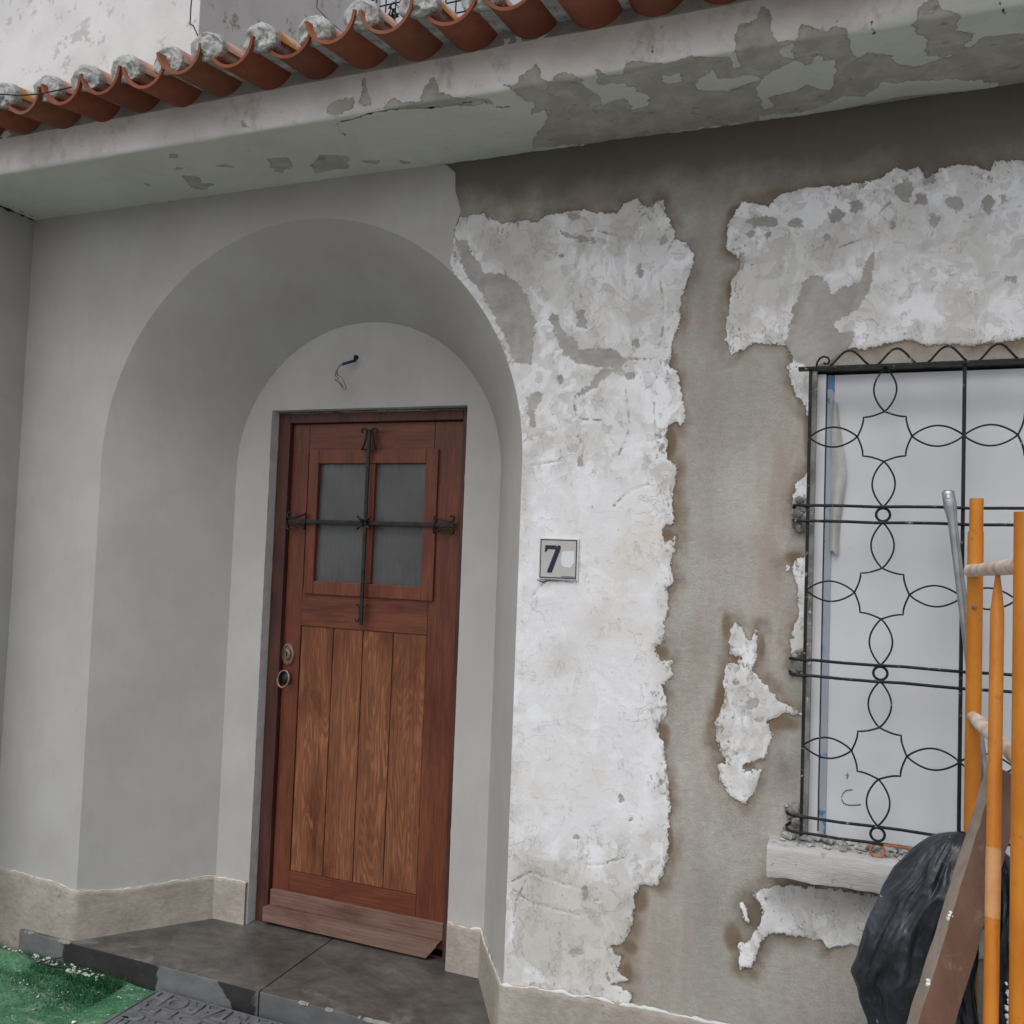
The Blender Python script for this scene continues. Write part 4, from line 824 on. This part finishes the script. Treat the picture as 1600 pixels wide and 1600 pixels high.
# rubble and crumbs on the sill
def rock(b, x, y, z, s, fl=.5):
    bm = bmesh.new(); bmesh.ops.create_icosphere(bm, subdivisions=1, radius=1)
    for v_ in bm.verts: v_.co *= random.uniform(.65, 1.2)
    M = Matrix.Translation((x, y, z)) @ Matrix.Rotation(random.uniform(0, 6), 4, 'Z') @ Matrix.Rotation(random.uniform(-.4, .4), 4, 'X') @ Matrix.Diagonal((s, s*.7, s*fl, 1))
    bmesh.ops.transform(bm, matrix=M, verts=bm.verts); bm.verts.index_update(); b.add([v_.co[:] for v_ in bm.verts], [[q.index for q in f.verts] for f in bm.faces]); bm.free()
b = MB()
for k in range(190):
    s = random.uniform(.003, .012)*(1.8 if random.random() < .1 else 1); rock(b, random.uniform(-.115, .6), random.uniform(-.06, .035), .850+s*.3, s, .45)
for k in range(26): s = random.uniform(.012, .022); rock(b, random.uniform(-.10, .35), random.uniform(-.02, .03), .855+s*.3, s, .7)
b.build('plaster_rubble', M_MORTAR, kind='stuff', label='grey and white plaster crumbs scattered along the window sill', category='rubble')

# --- wrought iron window grille
grille = empty('window_grille', house)
YB = -.05; GL, GM = -.0444, .3320; PW = GM-GL; GZ1 = 1.7335; GS = .4147; RB = .0050
top = 2.128; bot = GZ1-2*GS-.021
for k in range(4):
    x = GL+PW*k
    MB().box(x-.0043, x+.0043, YB-.0055, YB+.0055, bot-.01, top, .001).build('upright', M_GRILLE, grille)
for k, zc in enumerate([GZ1, GZ1-GS, GZ1-2*GS]):
    for s in (-1, 1):
        z = zc+s*.021; P = [(GL-.030, .004, z-.006*s), (GL-.040, -.020, z-.003*s), (GL-.037, YB+.006, z), (GL-.022, YB-.008, z), (GL, YB-.009, z)]+[(GL+PW*3*t, YB-.009, z+.0012*math.sin(t*31+k)) for t in np.linspace(.02, 1, 16)]
        MB().tube(P, .0035, 8, flat=(.85, 1.15), up=(0, 1, 0.01)).build('crossbar', M_GRILLE, grille, smooth=True)
MB().box(GL-.032, GL+3*PW+.02, YB-.014, YB+.014, top-.003, top+.005, .001).build('top_bar', M_GRILLE, grille)
def lens(cx, cz, hl_, hw, vert=True, n=15):
    L = []
    for s in (-1, 1):
        L.append([((cx+s*hw*math.sin(math.pi*t)**.85, cz-hl_+2*hl_*t) if vert else (cx-hl_+2*hl_*t, cz+s*hw*math.sin(math.pi*t)**.85)) for t in np.linspace(0, 1, n)])
    return L
QH = .0665; QC = .052
for k in range(3):
    cx = GL+PW*(k+.5)
    for j in range(3):
        cz = GZ1+GS*(.5-j); b = MB(); lines = []
        ztop = (top-.003) if j == 0 else cz+GS/2-.021; zb = cz-GS/2+.021
        lines += lens(cx, (cz+QH+ztop)/2, (ztop-cz-QH)/2, .028); lines += lens(cx, (cz-QH+zb)/2, (cz-QH-zb)/2, .028)
        lines += lens((cx-PW/2+cx-QH)/2, cz, (PW/2-QH)/2, .027, False); lines += lens((cx+PW/2+cx+QH)/2, cz, (PW/2-QH)/2, .027, False)
        for a in range(4):
            ca, sa = math.cos(a*math.pi/2), math.sin(a*math.pi/2); q = []
            for t in np.linspace(0, 1, 8): q.append((QC*(t**1.0), QH-(QH-QC)*math.sin(t*math.pi/2)))
            for t in np.linspace(0, 1, 8)[1:]: q.append((QC+(QH-QC)*(1-math.cos(t*math.pi/2)), QC*(1-t)))
            lines.append([(cx+x*ca-z*sa, cz+x*sa+z*ca) for x, z in q])
        for l in lines: b.tube([(x, YB, z) for x, z in l], .0026, 6, up=(0, 1, 0))
        b.build('scrollwork', M_GRILLE, grille, smooth=True)
        zr = cz-GS/2
        MB().tube([(cx+.017*math.cos(a), YB, zr+.017*math.sin(a)) for a in np.linspace(0, 2*math.pi, 25)[:-1]], .0034, 8, closed=True, up=(0, 1, 0)).build('ring', M_GRILLE, grille, smooth=True)
    o = MB().tube([(cx+.0165*math.cos(a), YB-.006, GZ1-2*GS-.040+.0165*math.sin(a)) for a in np.linspace(0, 2*math.pi, 25)[:-1]], .0034, 8, closed=True, up=(0, 1, 0)).build('ring', M_RUST, grille, smooth=True); o['label'] = 'rusty orange ring'
MB().tube([(GL+PW*.54+t, YB-.0135, GZ1-2*GS-.0205) for t in np.linspace(0, .17, 6)], .0026, 6, flat=(.6, 1.5), up=(0, 1, 0.01)).build('rust_streak', M_RUST, grille, smooth=True)
# crest of waves on the top bar
xw = [fy(x, 572, YB)[0] for x in (1297, 1357, 1372, 1430, 1450, 1510, 1530, 1590)]
for k in range(8):
    if k < 4: a, c = xw[2*k], xw[2*k+1]
    else: a = xw[6]+.122*(k-3); c = xw[7]+.122*(k-3)
    hgt = .040; MB().tube([(a+(c-a)*t, YB-.004, top+.006+hgt*math.sin(math.pi*t)**1.3) for t in np.linspace(0, 1, 15)], .0032, 6, up=(0, 1, 0)).build('crest_wave', M_GRILLE, grille, smooth=True)
sx0, sz0 = fy(1276, 568, YB)
P = [(sx0, top+.004), (sx0+.001, top+.016), (sx0+.008, top+.028), (sx0+.018, top+.033), (sx0+.029, top+.029), (sx0+.033, top+.020), (sx0+.029, top+.012), (sx0+.021, top+.012), (sx0+.019, top+.017)]
MB().tube([(x, YB-.004, z) for x, z in P], .0030, 6, up=(0, 1, 0)).build('crest_scroll', M_GRILLE, grille, smooth=True)
# cement dabs holding the bar ends
for zc in (GZ1, GZ1-GS, GZ1-2*GS):
    b = MB(); 
    for k in range(16): s = random.uniform(.008, .018); rock(b, GL-.026+random.uniform(-.012, .02), random.uniform(-.012, .006), zc+random.uniform(-.040, .040), s, .9)
    b.build('cement_dab', M_CEMDARK, grille)

# ------------------------------------------------------------------ house number tile
tl = fy(845, 842, -.012); tr = fy(903, 843, -.012); bl = fy(843, 902, -.012); br = fy(901, 906, -.012)
tx0 = (tl[0]+bl[0])/2; tx1 = (tr[0]+br[0])/2; tz1 = (tl[1]+tr[1])/2; tz0 = (bl[1]+br[1])/2; tcx, tcz = (tx0+tx1)/2, (tz0+tz1)/2; tw = (tx1-tx0)/2+.0035; th_ = (tz1-tz0)/2+.0035
nt_ = empty('number_tile', loc=(tcx, -.010, tcz), label='white glazed tile with a dark blue 7 and thin border on the peeling white wall', category='house number')
g_tile = m_simple('glazed_tile', (.42, .415, .405), (.46, .455, .445), 8, .22, .5, 0, .05, .001); g_ink = m_simple('blue_black_ink', (.008, .008, .028), (.012, .012, .042), 30, .3, .5); g_edge = m_simple('tile_edge', (.62, .62, .62), (.68, .68, .68), 8, .3, .5)
MB().box(-tw, tw, -.004, .008, -th_, th_, .0015).build('tile', g_edge, nt_)
e = .0045
MB().box(-tw+e, tw-e, -.0052, -.003, -th_+e, th_-e).build('glaze', g_tile, nt_)
b = MB(); q0, q1 = tw-e, th_-e; bw = .0026
b.box(-q0, q0, -.0064, -.0042, q1-bw, q1).box(-q0, q0, -.0064, -.0042, -q1, -q1+bw).box(-q0, -q0+bw, -.0064, -.0042, -q1+bw, q1-bw).box(q0-bw, q0, -.0064, -.0042, -q1+bw, q1-bw)
b.build('border', g_ink, nt_)
# the 7, outline in tile units (0..1 across, 0..1 down) read off the tile
U7 = [(.135, .155), (.55, .155), (.56, .22), (.55, .26), (.335, .86), (.205, .86), (.215, .81), (.415, .275), (.42, .255), (.20, .255), (.175, .32), (.125, .335)]
b = MB(); 
u2 = lambda u, w: (-q0+u*2*q0, q1-w*2*q1)
b.prism([u2(*p) for p in U7][::-1], -.0066, -.0046); b.build('digit', g_ink, nt_)
U0 = [(.60, .32), (.70, .29), (.93, .29), (.94, .60), (.90, .62), (.86, .72), (.68, .71), (.60, .66), (.57, .50)]
MB().prism([u2(*p) for p in U0][::-1], -.0060, -.0045).build('paint_patch', m_simple('white_touch_up', (.60, .62, .66), (.66, .68, .72), 30, .6, .3), nt_)
MB().box(.012, q0-.004, -.0060, -.0045, -q1+.0045, -q1+.0065).build('maker_line', g_ink, nt_)
v, f = lathe([(.0040, 0), (.0038, -.0015), (.002, -.003), (.0005, -.0034)], 14); o = build('screw', v, f, M_GALV, nt_, smooth=True, loc=(u2(.46, .16)[0], -.0058, u2(.46, .16)[1]))
b = MB()
P = [(-tw-.004, -.004, -th_-.002), (-tw+.006, -.005, -th_-.008), (-tw+.020, -.005, -th_-.009), (-tw+.034, -.004, -th_-.005), (-tw+.040, -.003, -th_-.001)]
b.tube(P, .0013, 5); b.build('adhesive_curl', M_CABLE, nt_)

# ------------------------------------------------------------------ loose wire over the door
h0 = pix(557, 560, 1, ND)
wi = empty('loose_wire', loc=(float(h0[0]), ND, float(h0[2])), label='loose electric wire with blue tape sticking out of the wall above the door', category='wire')
def rel(x, y, Y): p = pix(x, y, 1, Y); return (p[0]-h0[0], Y-ND, p[2]-h0[2])
b = MB(); rock(b, 0, -.001, .003, .014, .9); b.build('wall_hole', M_BLACK, wi)
a_, c_ = rel(556, 563, ND-.012), rel(535, 569, ND-.05)
MB().tube([a_, c_], .0058, 10).build('tape', M_BLUE, wi, smooth=True)
MB().tube([c_, rel(530, 572, ND-.055), rel(527, 579, ND-.055), rel(527, 586, ND-.055)], .0022, 6).build('conductor', M_COPPER, wi, smooth=True)
MB().tube([c_, rel(529, 574, ND-.055), rel(525, 580, ND-.055), rel(524, 587, ND-.055), rel(529, 592, ND-.05), rel(523, 594, ND-.05)], .0018, 6).build('conductor', M_COPPER, wi, smooth=True)
MB().tube([rel(*q, ND-.052) for q in [(527, 586), (534, 590), (539, 600), (541, 607), (538, 609), (532, 601), (526, 594), (523, 593), (531, 597), (536, 604)]], .0016, 6).build('conductor', M_COPPER, wi, smooth=True)

# ------------------------------------------------------------------ cables on and above the roof
def cable(name, pts, Y, r, label, sag=None):
    P = [pix(x, y, 1, yy_) for (x, y), yy_ in zip(pts, Y)]
    return MB().tube([tuple(p) for p in P], r, 6).build(name, M_CABLE, None, smooth=True, label=label, category='cable')
cable('roof_cable', [(-30, 143), (0, 147), (30, 149), (60, 147), (90, 141), (112, 136)], [-.66]*3+[-.65, -.62, -.60], .0022, 'thin black cable lying across the left end of the roof tiles')
cable('hanging_cable', [(301, -20), (298, 15), (297, 38), (302, 40), (312, 62), (318, 75)], [.45, .45, .44, .44, .3, .2], .003, 'thin twisted cable hanging down the corner of the upper wall')
cable('stay_wire', [(496, -10), (495, 12), (510, 28), (540, 56)], [.3, .3, .2, .0], .0022, 'thin wire slanting down to the roof tiles from the top edge')
b = MB(); P = [pix(x, y, 2, z) for x, y, z in ((-30, 1484, .03), (0, 1489, .035), (25, 1494, .036), (50, 1502, .032), (80, 1509, .034), (110, 1513, .031), (142, 1519, .032))]
b.tube([tuple(p) for p in P], .0028, 6).build('ground_cable', M_CABLE, None, smooth=True, label='black cable lying along the back edge of the green turf', category='cable')
b = MB(); P = [pix(x, y, 2, z) for x, y, z in ((56, 1504, .034), (75, 1500, .045), (98, 1496, .05))]
b.tube([tuple(p) for p in P], .0018, 6).build('ground_wire', M_CABLE, None, smooth=True, label='short thin wire sticking up at the left foot of the step', category='wire')
# wire mesh fence against the sky, on the flat roof behind
mf = empty('wire_mesh', label='black square wire mesh against the white sky above the roof tiles', category='mesh fence')
b = MB(); YM = .9; p0 = pix(585, 25, 1, YM); p1 = pix(745, -40, 1, YM)
for i in range(11): x = p0[0]+(p1[0]-p0[0])*i/10; b.tube([(x, YM, p0[2]-.4), (x+.01, YM, p1[2]+.1)], .0035, 6)
for j in range(14): z = p0[2]-.4+j*.055; b.tube([(p0[0]-.02, YM, z), (p1[0]+.1, YM, z+.004)], .0035, 6)
b.build('mesh_wires', M_CABLE, mf)
MB().tube([(p0[0]-.02, YM, 3.02), (p0[0]-.02, YM, p1[2]+.1)], .012, 8).build('post', M_CABLE, mf); MB().tube([(p1[0]+.1, YM, 3.02), (p1[0]+.1, YM, p1[2]+.1)], .012, 8).build('post', M_CABLE, mf)
# dry vines on the mesh
b = MB()
for k in range(46):
    x = p0[0]+random.uniform(-.02, .35); z = p0[2]+random.uniform(-.35, .12); P = [(x, YM-.02, z)]
    for q in range(5): P.append((P[-1][0]+random.uniform(-.03, .03), YM-.02+random.uniform(-.02, .02), P[-1][2]+random.uniform(-.03, .03)))
    b.tube(P, [.003, .006, .004, .007, .004, .002], 5)
b.build('dead_creeper', M_CABLE, label='tangle of dry dark creeper caught in the mesh above the roof', category='creeper')

# ------------------------------------------------------------------ turf carpet
def turf():
    xs = np.arange(XL+.002, -1.0, .010); ys = np.arange(-1.6, -.03, .010); X, Y = np.meshgrid(xs, ys)
    Z = GZ+.012+.010*vnoise(X, Y, 5, 91, 4)
    Z += .035*np.exp(-((Y+.06-.03*np.sin(X*5))/.045)**2)*np.clip(-(X+2.1)*1.3, 0, 1)*vnoise(X, Y, 9, 92, 3)*1.4
    return grid('turf_carpet', X, Y, Z, M_TURF, None, label='green artificial turf dusted with plaster in front of the step', category='turf carpet')
tc = turf()
V = []; F = []
m_blade = m_simple('turf_blades', (.008, .060, .022), (.020, .120, .045), 20, .7, .3)
for k in range(15000):
    x = random.uniform(XL+.01, -1.9); y = -.045-abs(random.gauss(0, .10)); 
    if y < -.5 or (x > -2.30 and y < -.045): continue
    z = GZ+.014; h = random.uniform(.010, .026)*(1.3 if y > -.12 else .7); a = random.uniform(0, 6.28); w = .0014; l = random.uniform(.003, .016); i = len(V)
    V += [(x-w*math.sin(a), y+w*math.cos(a), z), (x+w*math.sin(a), y-w*math.cos(a), z), (x+l*math.cos(a), y+l*math.sin(a), z+h)]; F.append((i, i+1, i+2))
build('turf_pile', V, F, m_blade, tc, kind='stuff')
b = MB()
for k in range(260):
    x = random.uniform(XL+.02, -1.6); y = -.05-abs(random.gauss(0, .33)); s = random.uniform(.0015, .0042)*(2 if random.random() < .05 else 1)
    if y < -1.4: continue
    rock(b, x, y, GZ+.019+s*.3, s, .35)
for k in range(150): s = random.uniform(.003, .012); rock(b, XL+.01+.62*random.random()**1.7, random.uniform(-.085, -.035), GZ+.030, s, .5)
b.build('plaster_chips', M_PLASTERW, None, kind='stuff', label='white plaster chips strewn over the green turf', category='debris')

# ------------------------------------------------------------------ door mat
MZ = .030
mat_o = empty('door_mat', label='grey rubber door mat with raised capital letters in front of the step', category='door mat')
mcx, mcy = -2.165, -.048
MW, MH = .72, .42
def mat_pt(u, w): return (mcx+u, mcy-w)
b = MB(); b.box(mcx, mcx+MW, mcy-MH, mcy, MZ-.006, MZ, .003); b.build('base', M_RUBBER, mat_o)
b = MB()
for (x0, x1, y0, y1) in ((mcx+.004, mcx+MW-.004, mcy-.012, mcy-.006), (mcx+.004, mcx+.010, mcy-MH+.006, mcy-.012), (mcx+MW-.010, mcx+MW-.004, mcy-MH+.006, mcy-.012), (mcx+.010, mcx+MW-.010, mcy-MH+.006, mcy-MH+.012)): b.box(x0, x1, y0, y1, MZ, MZ+.004, .001)
b.build('rim', M_RUBBER, mat_o)
rows = [('NAMASTAROH', .074, .020), ('HELLO·HI', .052, .098), ('CIAOLO', .052, .154), ('BONJOUR·MU', .050, .210), ('GUTENTAG', .052, .264), ('WELCOME', .07, .32)]
rows = [('NEMA·STAROH', .070, .018), ('SIE·HJ·LOLH', .050, .094), ('NO·CIGAO·C', .050, .148), ('OLA·BUONGIJ', .046, .202), ('WELCOME·HI', .060, .254)]
for txt, size, off in rows:
    cu = bpy.data.curves.new('letters', 'FONT'); cu.body = txt; cu.size = size*1.35; cu.extrude = .0028; cu.bevel_depth = .0008; cu.offset = .0018
    t = bpy.data.objects.new('letters', cu); link(t, mat_o); cu.materials.append(M_RUBBER)
    t.rotation_euler = (0, 0, math.pi); t.location = (mcx+MW-.02, mcy-off, MZ+.002)
    bpy.context.view_layer.update(); wdt = t.dimensions.x; t.scale = ((MW-.045)/wdt, 1, 1); bpy.context.view_layer.update()
    me = bpy.data.meshes.new_from_object(t.evaluated_get(bpy.context.evaluated_depsgraph_get())); mw = t.matrix_world.copy(); bpy.data.objects.remove(t)
    me.materials.clear(); me.materials.append(M_RUBBER); t = bpy.data.objects.new('letters', me); link(t, mat_o); t.matrix_world = mw

# ------------------------------------------------------------------ scaffold frame on the right
sc = empty('scaffold_frame', label='orange tubular scaffold frame with plaster-splashed rungs in front of the window', category='scaffold')
def on(x, y, Y): p = pix(x, y, 1, Y); return Vector((p[0], p[1], p[2]))
YA, YR = -.15, -.64
pA = on(1525, 800, YA); pAx = pA.x; zt = on(1525, 779, YA).z; zs_ = on(1522, 831, YA).z; rA = .0178
MB().tube([(pAx-.002, YA, 0), (pAx, YA, zs_)], rA, 20).build('post', M_ORANGE, sc, smooth=True)
auto_smooth(sc.children[-1], 50)
o = MB().tube([(pAx+.001, YA, zs_-.05), (pAx+.001, YA, zt)], rA-.0022, 20).build('spigot', M_ORANGE, sc); auto_smooth(o, 50)
pB = on(1600, 840, YR); ztB = on(1600, 800, YR).z
o = MB().tube([(pB.x, YR, 0), (pB.x, YR, ztB)], rA, 20).build('post', M_ORANGE, sc); auto_smooth(o, 50)
# top rung between the posts, plaster on it
q0_ = on(1517, 892, YA); q1_ = on(1597, 884, YR)
o = MB().tube([q0_-Vector((.0, -.0, 0)), q0_+(q1_-q0_)*.25, q0_+(q1_-q0_)*.6, q1_], [.0165, .0145, .0155, .0165], 16).build('rung', M_ORANGE_DUST, sc); auto_smooth(o, 50); o['label'] = 'rung splashed with dried plaster'
# mid tube hanging from the rung with a flattened end
mt = on(1559, 906, -.44); mb_ = on(1548, 1600, -.64); mb_ = mt+(mb_-mt)*1.9; mb_.z = max(mb_.z, .0)
L = (mb_-mt)
prof = [mt+Vector((0, 0, .012)), mt, mt+L*.02, mt+L*.045, mt+L*.5, mb_]
o = MB().tube(prof, [.005, .006, .010, .0135, .0135, .0135], 16).build('tube', M_ORANGE, sc); auto_smooth(o, 60)
P0 = mt+L*((1345-906)/(1600-906)/1.9*1.0); P1 = mt+L*((1450-906)/(1600-906)/1.9)
MB().tube([P0, P0+(P1-P0)*.5, P1], [.0139, .0142, .0138], 16, cap=False).build('plaster_stain', m_simple('plaster_stained_orange', (.50, .235, .085), (.58, .32, .16), 14, .8, .2, 0, .4, .001), sc, smooth=True)
# lower brace
c0 = on(1519, 1118, YA-.006); c1_ = on(1620, 1215, YR)
o = MB().tube([c0, c0+(c1_-c0)*.15, c0+(c1_-c0)*.4, c1_], [.012, .0165, .0155, .0155], 14).build('brace', M_ORANGE_DUST, sc); auto_smooth(o, 60); o['label'] = 'brace crusted with white plaster'
kk = on(1522, 948, YA-rA); v, f = lathe([(.006, 0), (.006, -.004), (.0035, -.005), (.0035, -.009), (.001, -.009)], 12); build('bolt', v, f, M_BRASS, sc, loc=tuple(kk))
# far pair of feet and base, hidden low down
MB().tube([(pAx-.002, YA, .25), (pB.x, YR, .25)], .0145, 12).build('rung', M_ORANGE, sc, smooth=True)

# ------------------------------------------------------------------ galvanised pole
YP = -.088
g0 = on(1483, 800, YP); g1 = on(1545, 1290, YP-.012); gd = (g1-g0).normalized(); ge = g0+gd*((g0.z-.0)/-gd.z)
gt = on(1481, 766, YP); l1 = on(1485, 792, YP); l2 = on(1488, 812, YP)
o = MB().tube([gt, gt-Vector((0, 0, .004)), l1, l2, l2+gd*.03, ge], [.010, .0145, .0155, .0115, .0110, .0110], 18, flat=(.75, 1), up=(0, 1, 0)).build('steel_pole', M_GALV, None, label='galvanised steel pole with flattened end leaning on the window bars', category='pole'); auto_smooth(o, 60)
v, f = lathe([(.0075, .004), (.0075, 0), (.0060, -.001), (.0058, .003), (.001, .004)], 18); q = on(1481.5, 775, YP-.013); o2 = build('pole_hole', v, f, M_GALV, o, loc=(q.x, q.y+.002, q.z)); auto_smooth(o2, 40)

# ------------------------------------------------------------------ leaning board
t0 = on(1573, 1209, -.36); t1_ = on(1454, 1600, -.60); dr_ = (t1_-t0); ln = dr_.z; low = t0+dr_*((t0.z-.01)/-dr_.z); 
ax_ = (low-t0).normalized(); Lb = (low-t0).length
side = ax_.cross(Vector((0, 1, 0))).normalized(); side = -side if side.x < 0 else side; nr = side.cross(ax_).normalized(); nr = nr if nr.y < 0 else -nr
nr = (nr+side*.42).normalized(); side = (side-nr*side.dot(nr)).normalized()
bd = empty('board', label='brown painted plank with broken plastered top leaning diagonally across the black bag', category='plank')
V = []; F = []; ns = 60; hw, ht = .036, .017
for j in range(ns+1):
    t = j/ns
    for (a, c) in ((-1, -1), (1, -1), (1, 1), (-1, 1)):
        ch = .003*(random.random()-.5); tt = t
        p = t0+ax_*Lb*tt+side*(hw*a+ch)+nr*(-ht*c)
        if j == 0: p += ax_*random.uniform(-.006, .012)
        V.append(tuple(p))
for j in range(ns):
    for k in range(4): F.append((j*4+k, j*4+(k+1) % 4, (j+1)*4+(k+1) % 4, (j+1)*4+k))
F.append((0, 1, 2, 3)); F.append((ns*4+3, ns*4+2, ns*4+1, ns*4)); o = build('plank_face', V, F, M_BOARD, bd)
o.data.materials.append(M_BOARD_EDGE)
for p in o.data.polygons:
    if abs(p.normal.dot(side)) > .7: p.material_index = 1
b = MB()
for k in range(16): q = t0+side*random.uniform(-.034, .034)+ax_*abs(random.gauss(.0, .012))+nr*random.uniform(.0, .012); rock(b, q.x, q.y, q.z, random.uniform(.004, .009), .7)
for (u, w, s) in ((.330, -.036, .006), (.336, -.034, .007), (.342, -.037, .005), (.470, -.038, .007), (.476, -.036, .006), (.13, .01, .004), (.14, -.01, .005), (.10, -.02, .004), (.15, .0, .003)):
    q = t0+ax_*u+side*w+nr*.012; rock(b, q.x, q.y, q.z, s, 1.0)
b.build('plaster_crust', M_PLASTERW, bd, kind='stuff')

# ------------------------------------------------------------------ black bags
def bag(name, outline, Yc, dep, seed, label, bottom=.0):
    """outline: measured (z, x_left, x_right) rows in metres; section is a lumpy ellipse of depth dep"""
    Zs = np.array([r[0] for r in outline]); Ls = np.array([r[1] for r in outline]); Rs = np.array([r[2] for r in outline]); o_ = np.argsort(Zs); Zs, Ls, Rs = Zs[o_], Ls[o_], Rs[o_]
    nv, nu = 230, 300; z = np.linspace(Zs[0], Zs[-1], nv); a = np.linspace(0, 2*np.pi, nu+1)
    Zg, Ag = np.meshgrid(z, a, indexing='ij'); l = np.interp(Zg, Zs, Ls); r = np.interp(Zg, Zs, Rs)
    ker = np.hanning(9); ker /= ker.sum()
    for arr in (l, r):
        pad = np.pad(arr, ((4, 4), (0, 0)), 'edge'); arr[:] = sum(pad[i:i+nv]*ker[i] for i in range(9))
    cx = (l+r)/2; w = (r-l)/2; t = (Zg-Zs[0])/(Zs[-1]-Zs[0])
    dp_ = dep*np.clip(np.minimum(w/.09, 1), .02, 1)
    # crumpled film: flat facets between sharp ridges, from distances to scattered points on the unrolled skin
    rg = np.random.default_rng(seed); H = Zs[-1]-Zs[0]; Wd = 2*np.pi*.13
    su = Ag/(2*np.pi)*Wd; sv = (Zg-Zs[0])
    su = su+.05*(vnoise(np.cos(Ag)*1.3+5, np.sin(Ag)*1.3+t*2, 2.0, seed+3, 3)-.5)+.10*(1-t)*0; sv = sv*.34+.05*(vnoise(np.cos(Ag)*1.3, np.sin(Ag)*1.3+t*2+7, 2.0, seed+4, 3)-.5)
    def crump(nc, sd_):
        r_ = np.random.default_rng(sd_); px = r_.random(nc)*Wd; pv = r_.random(nc)*(H*.34+.1)-.05; f1 = np.full(su.shape, 9.0); f2 = np.full(su.shape, 9.0)
        for a_, b2 in zip(px, pv):
            du = np.abs((su-a_+Wd/2) % Wd-Wd/2); d = np.sqrt(du**2+(sv-b2)**2); f2 = np.minimum(f2, np.maximum(f1, d)); f1 = np.minimum(f1, d)
        return f1, f2
    a1, a2 = crump(18, seed+20); b1, b2_ = crump(80, seed+21); c1_, c2_ = crump(300, seed+22)
    d_ = 1.15*(.40*(a1-.045)-.16*np.clip(.02-(a2-a1), 0, 1)+.42*(b1-.022)-.14*np.clip(.008-(b2_-b1), 0, 1)+.40*(c1_-.011))
    d_ = d_*np.clip((1-t)*9, 0, 1)*np.clip(t*6+.3, 0, 1)
    blobn = .03*(vnoise(np.cos(Ag)*1.1, np.sin(Ag)*1.1+t*2.2, 1.6, seed+11, 2)-.5)
    d_ = d_+blobn*np.clip((1-t)*9, 0, 1)
    ex = lambda c: np.sign(c)*np.abs(c)**.85
    X = cx+w*ex(np.cos(Ag))+d_*np.cos(Ag)*.7; Y = Yc+dp_*ex(np.sin(Ag))+d_*np.sin(Ag); Zz = Zg+.0*t
    return grid(name, X, Y, Zz, M_BAG, None, label=label, category='rubbish bag')
def row(y, xl, xr, Y): a_ = pix(xl, y, 1, Y); c_ = pix(xr, y, 1, Y); return (float((a_[2]+c_[2])/2), float(a_[0]), float(c_[0]))
Yb = -.28
R1 = [row(1300, 1506, 1503, Yb), row(1303, 1490, 1515, Yb), row(1308, 1466, 1522, Yb), row(1318, 1452, 1526, Yb), row(1340, 1431, 1530, Yb), row(1375, 1410, 1536, Yb), row(1395, 1390, 1538, Yb), row(1440, 1372, 1519, Yb), row(1480, 1361, 1519, Yb), row(1508, 1353, 1519, Yb), row(1530, 1338, 1519, Yb), row(1545, 1344, 1519, Yb), row(1570, 1346, 1519, Yb), row(1600, 1361, 1519, Yb)]
zlast, xl_, xr_ = R1[-1]; R1 += [(zlast*.6, xl_-.0, xr_+.02), (.16, xl_-.03, xr_+.03), (.04, xl_-.03, xr_+.03), (.0, xl_+.03, xr_-.02)]
bag('rubbish_bag', R1, Yb, .085, 101, 'full black plastic rubbish bag slumped under the window behind the leaning plank')
Yc = -.30
R2 = [row(1331, 1566, 1568, Yc), row(1335, 1562, 1574, Yc), row(1350, 1560, 1590, Yc), row(1390, 1561, 1625, Yc), row(1450, 1560, 1650, Yc), row(1520, 1560, 1660, Yc), row(1560, 1566, 1660, Yc), row(1600, 1572, 1660, Yc)]
zlast, xl_, xr_ = R2[-1]; R2 += [(zlast*.5, xl_-.01, xr_), (.03, xl_-.02, xr_), (.0, xl_+.03, xr_-.03)]
bag('rubbish_bag', R2, Yc, .08, 131, 'black plastic sack at the right edge between the orange tubes')
b = MB()
for k in range(40):
    q = on(random.gauss(1583, 6), random.uniform(1535, 1600), Yc-.085); rock(b, q.x, q.y, q.z, random.uniform(.003, .009), 1)
b.build('plaster_splash', M_PLASTERW, None, kind='stuff', label='white plaster splashes stuck on the black sack at the right edge', category='plaster')

for o in bpy.data.objects:
    if o.parent is None and o.type in ('MESH', 'EMPTY') and 'category' not in o and o.get('kind') is None: print('UNTAGGED', o.name)
print('verts', sum(len(o.data.vertices) for o in bpy.data.objects if o.type == 'MESH'))
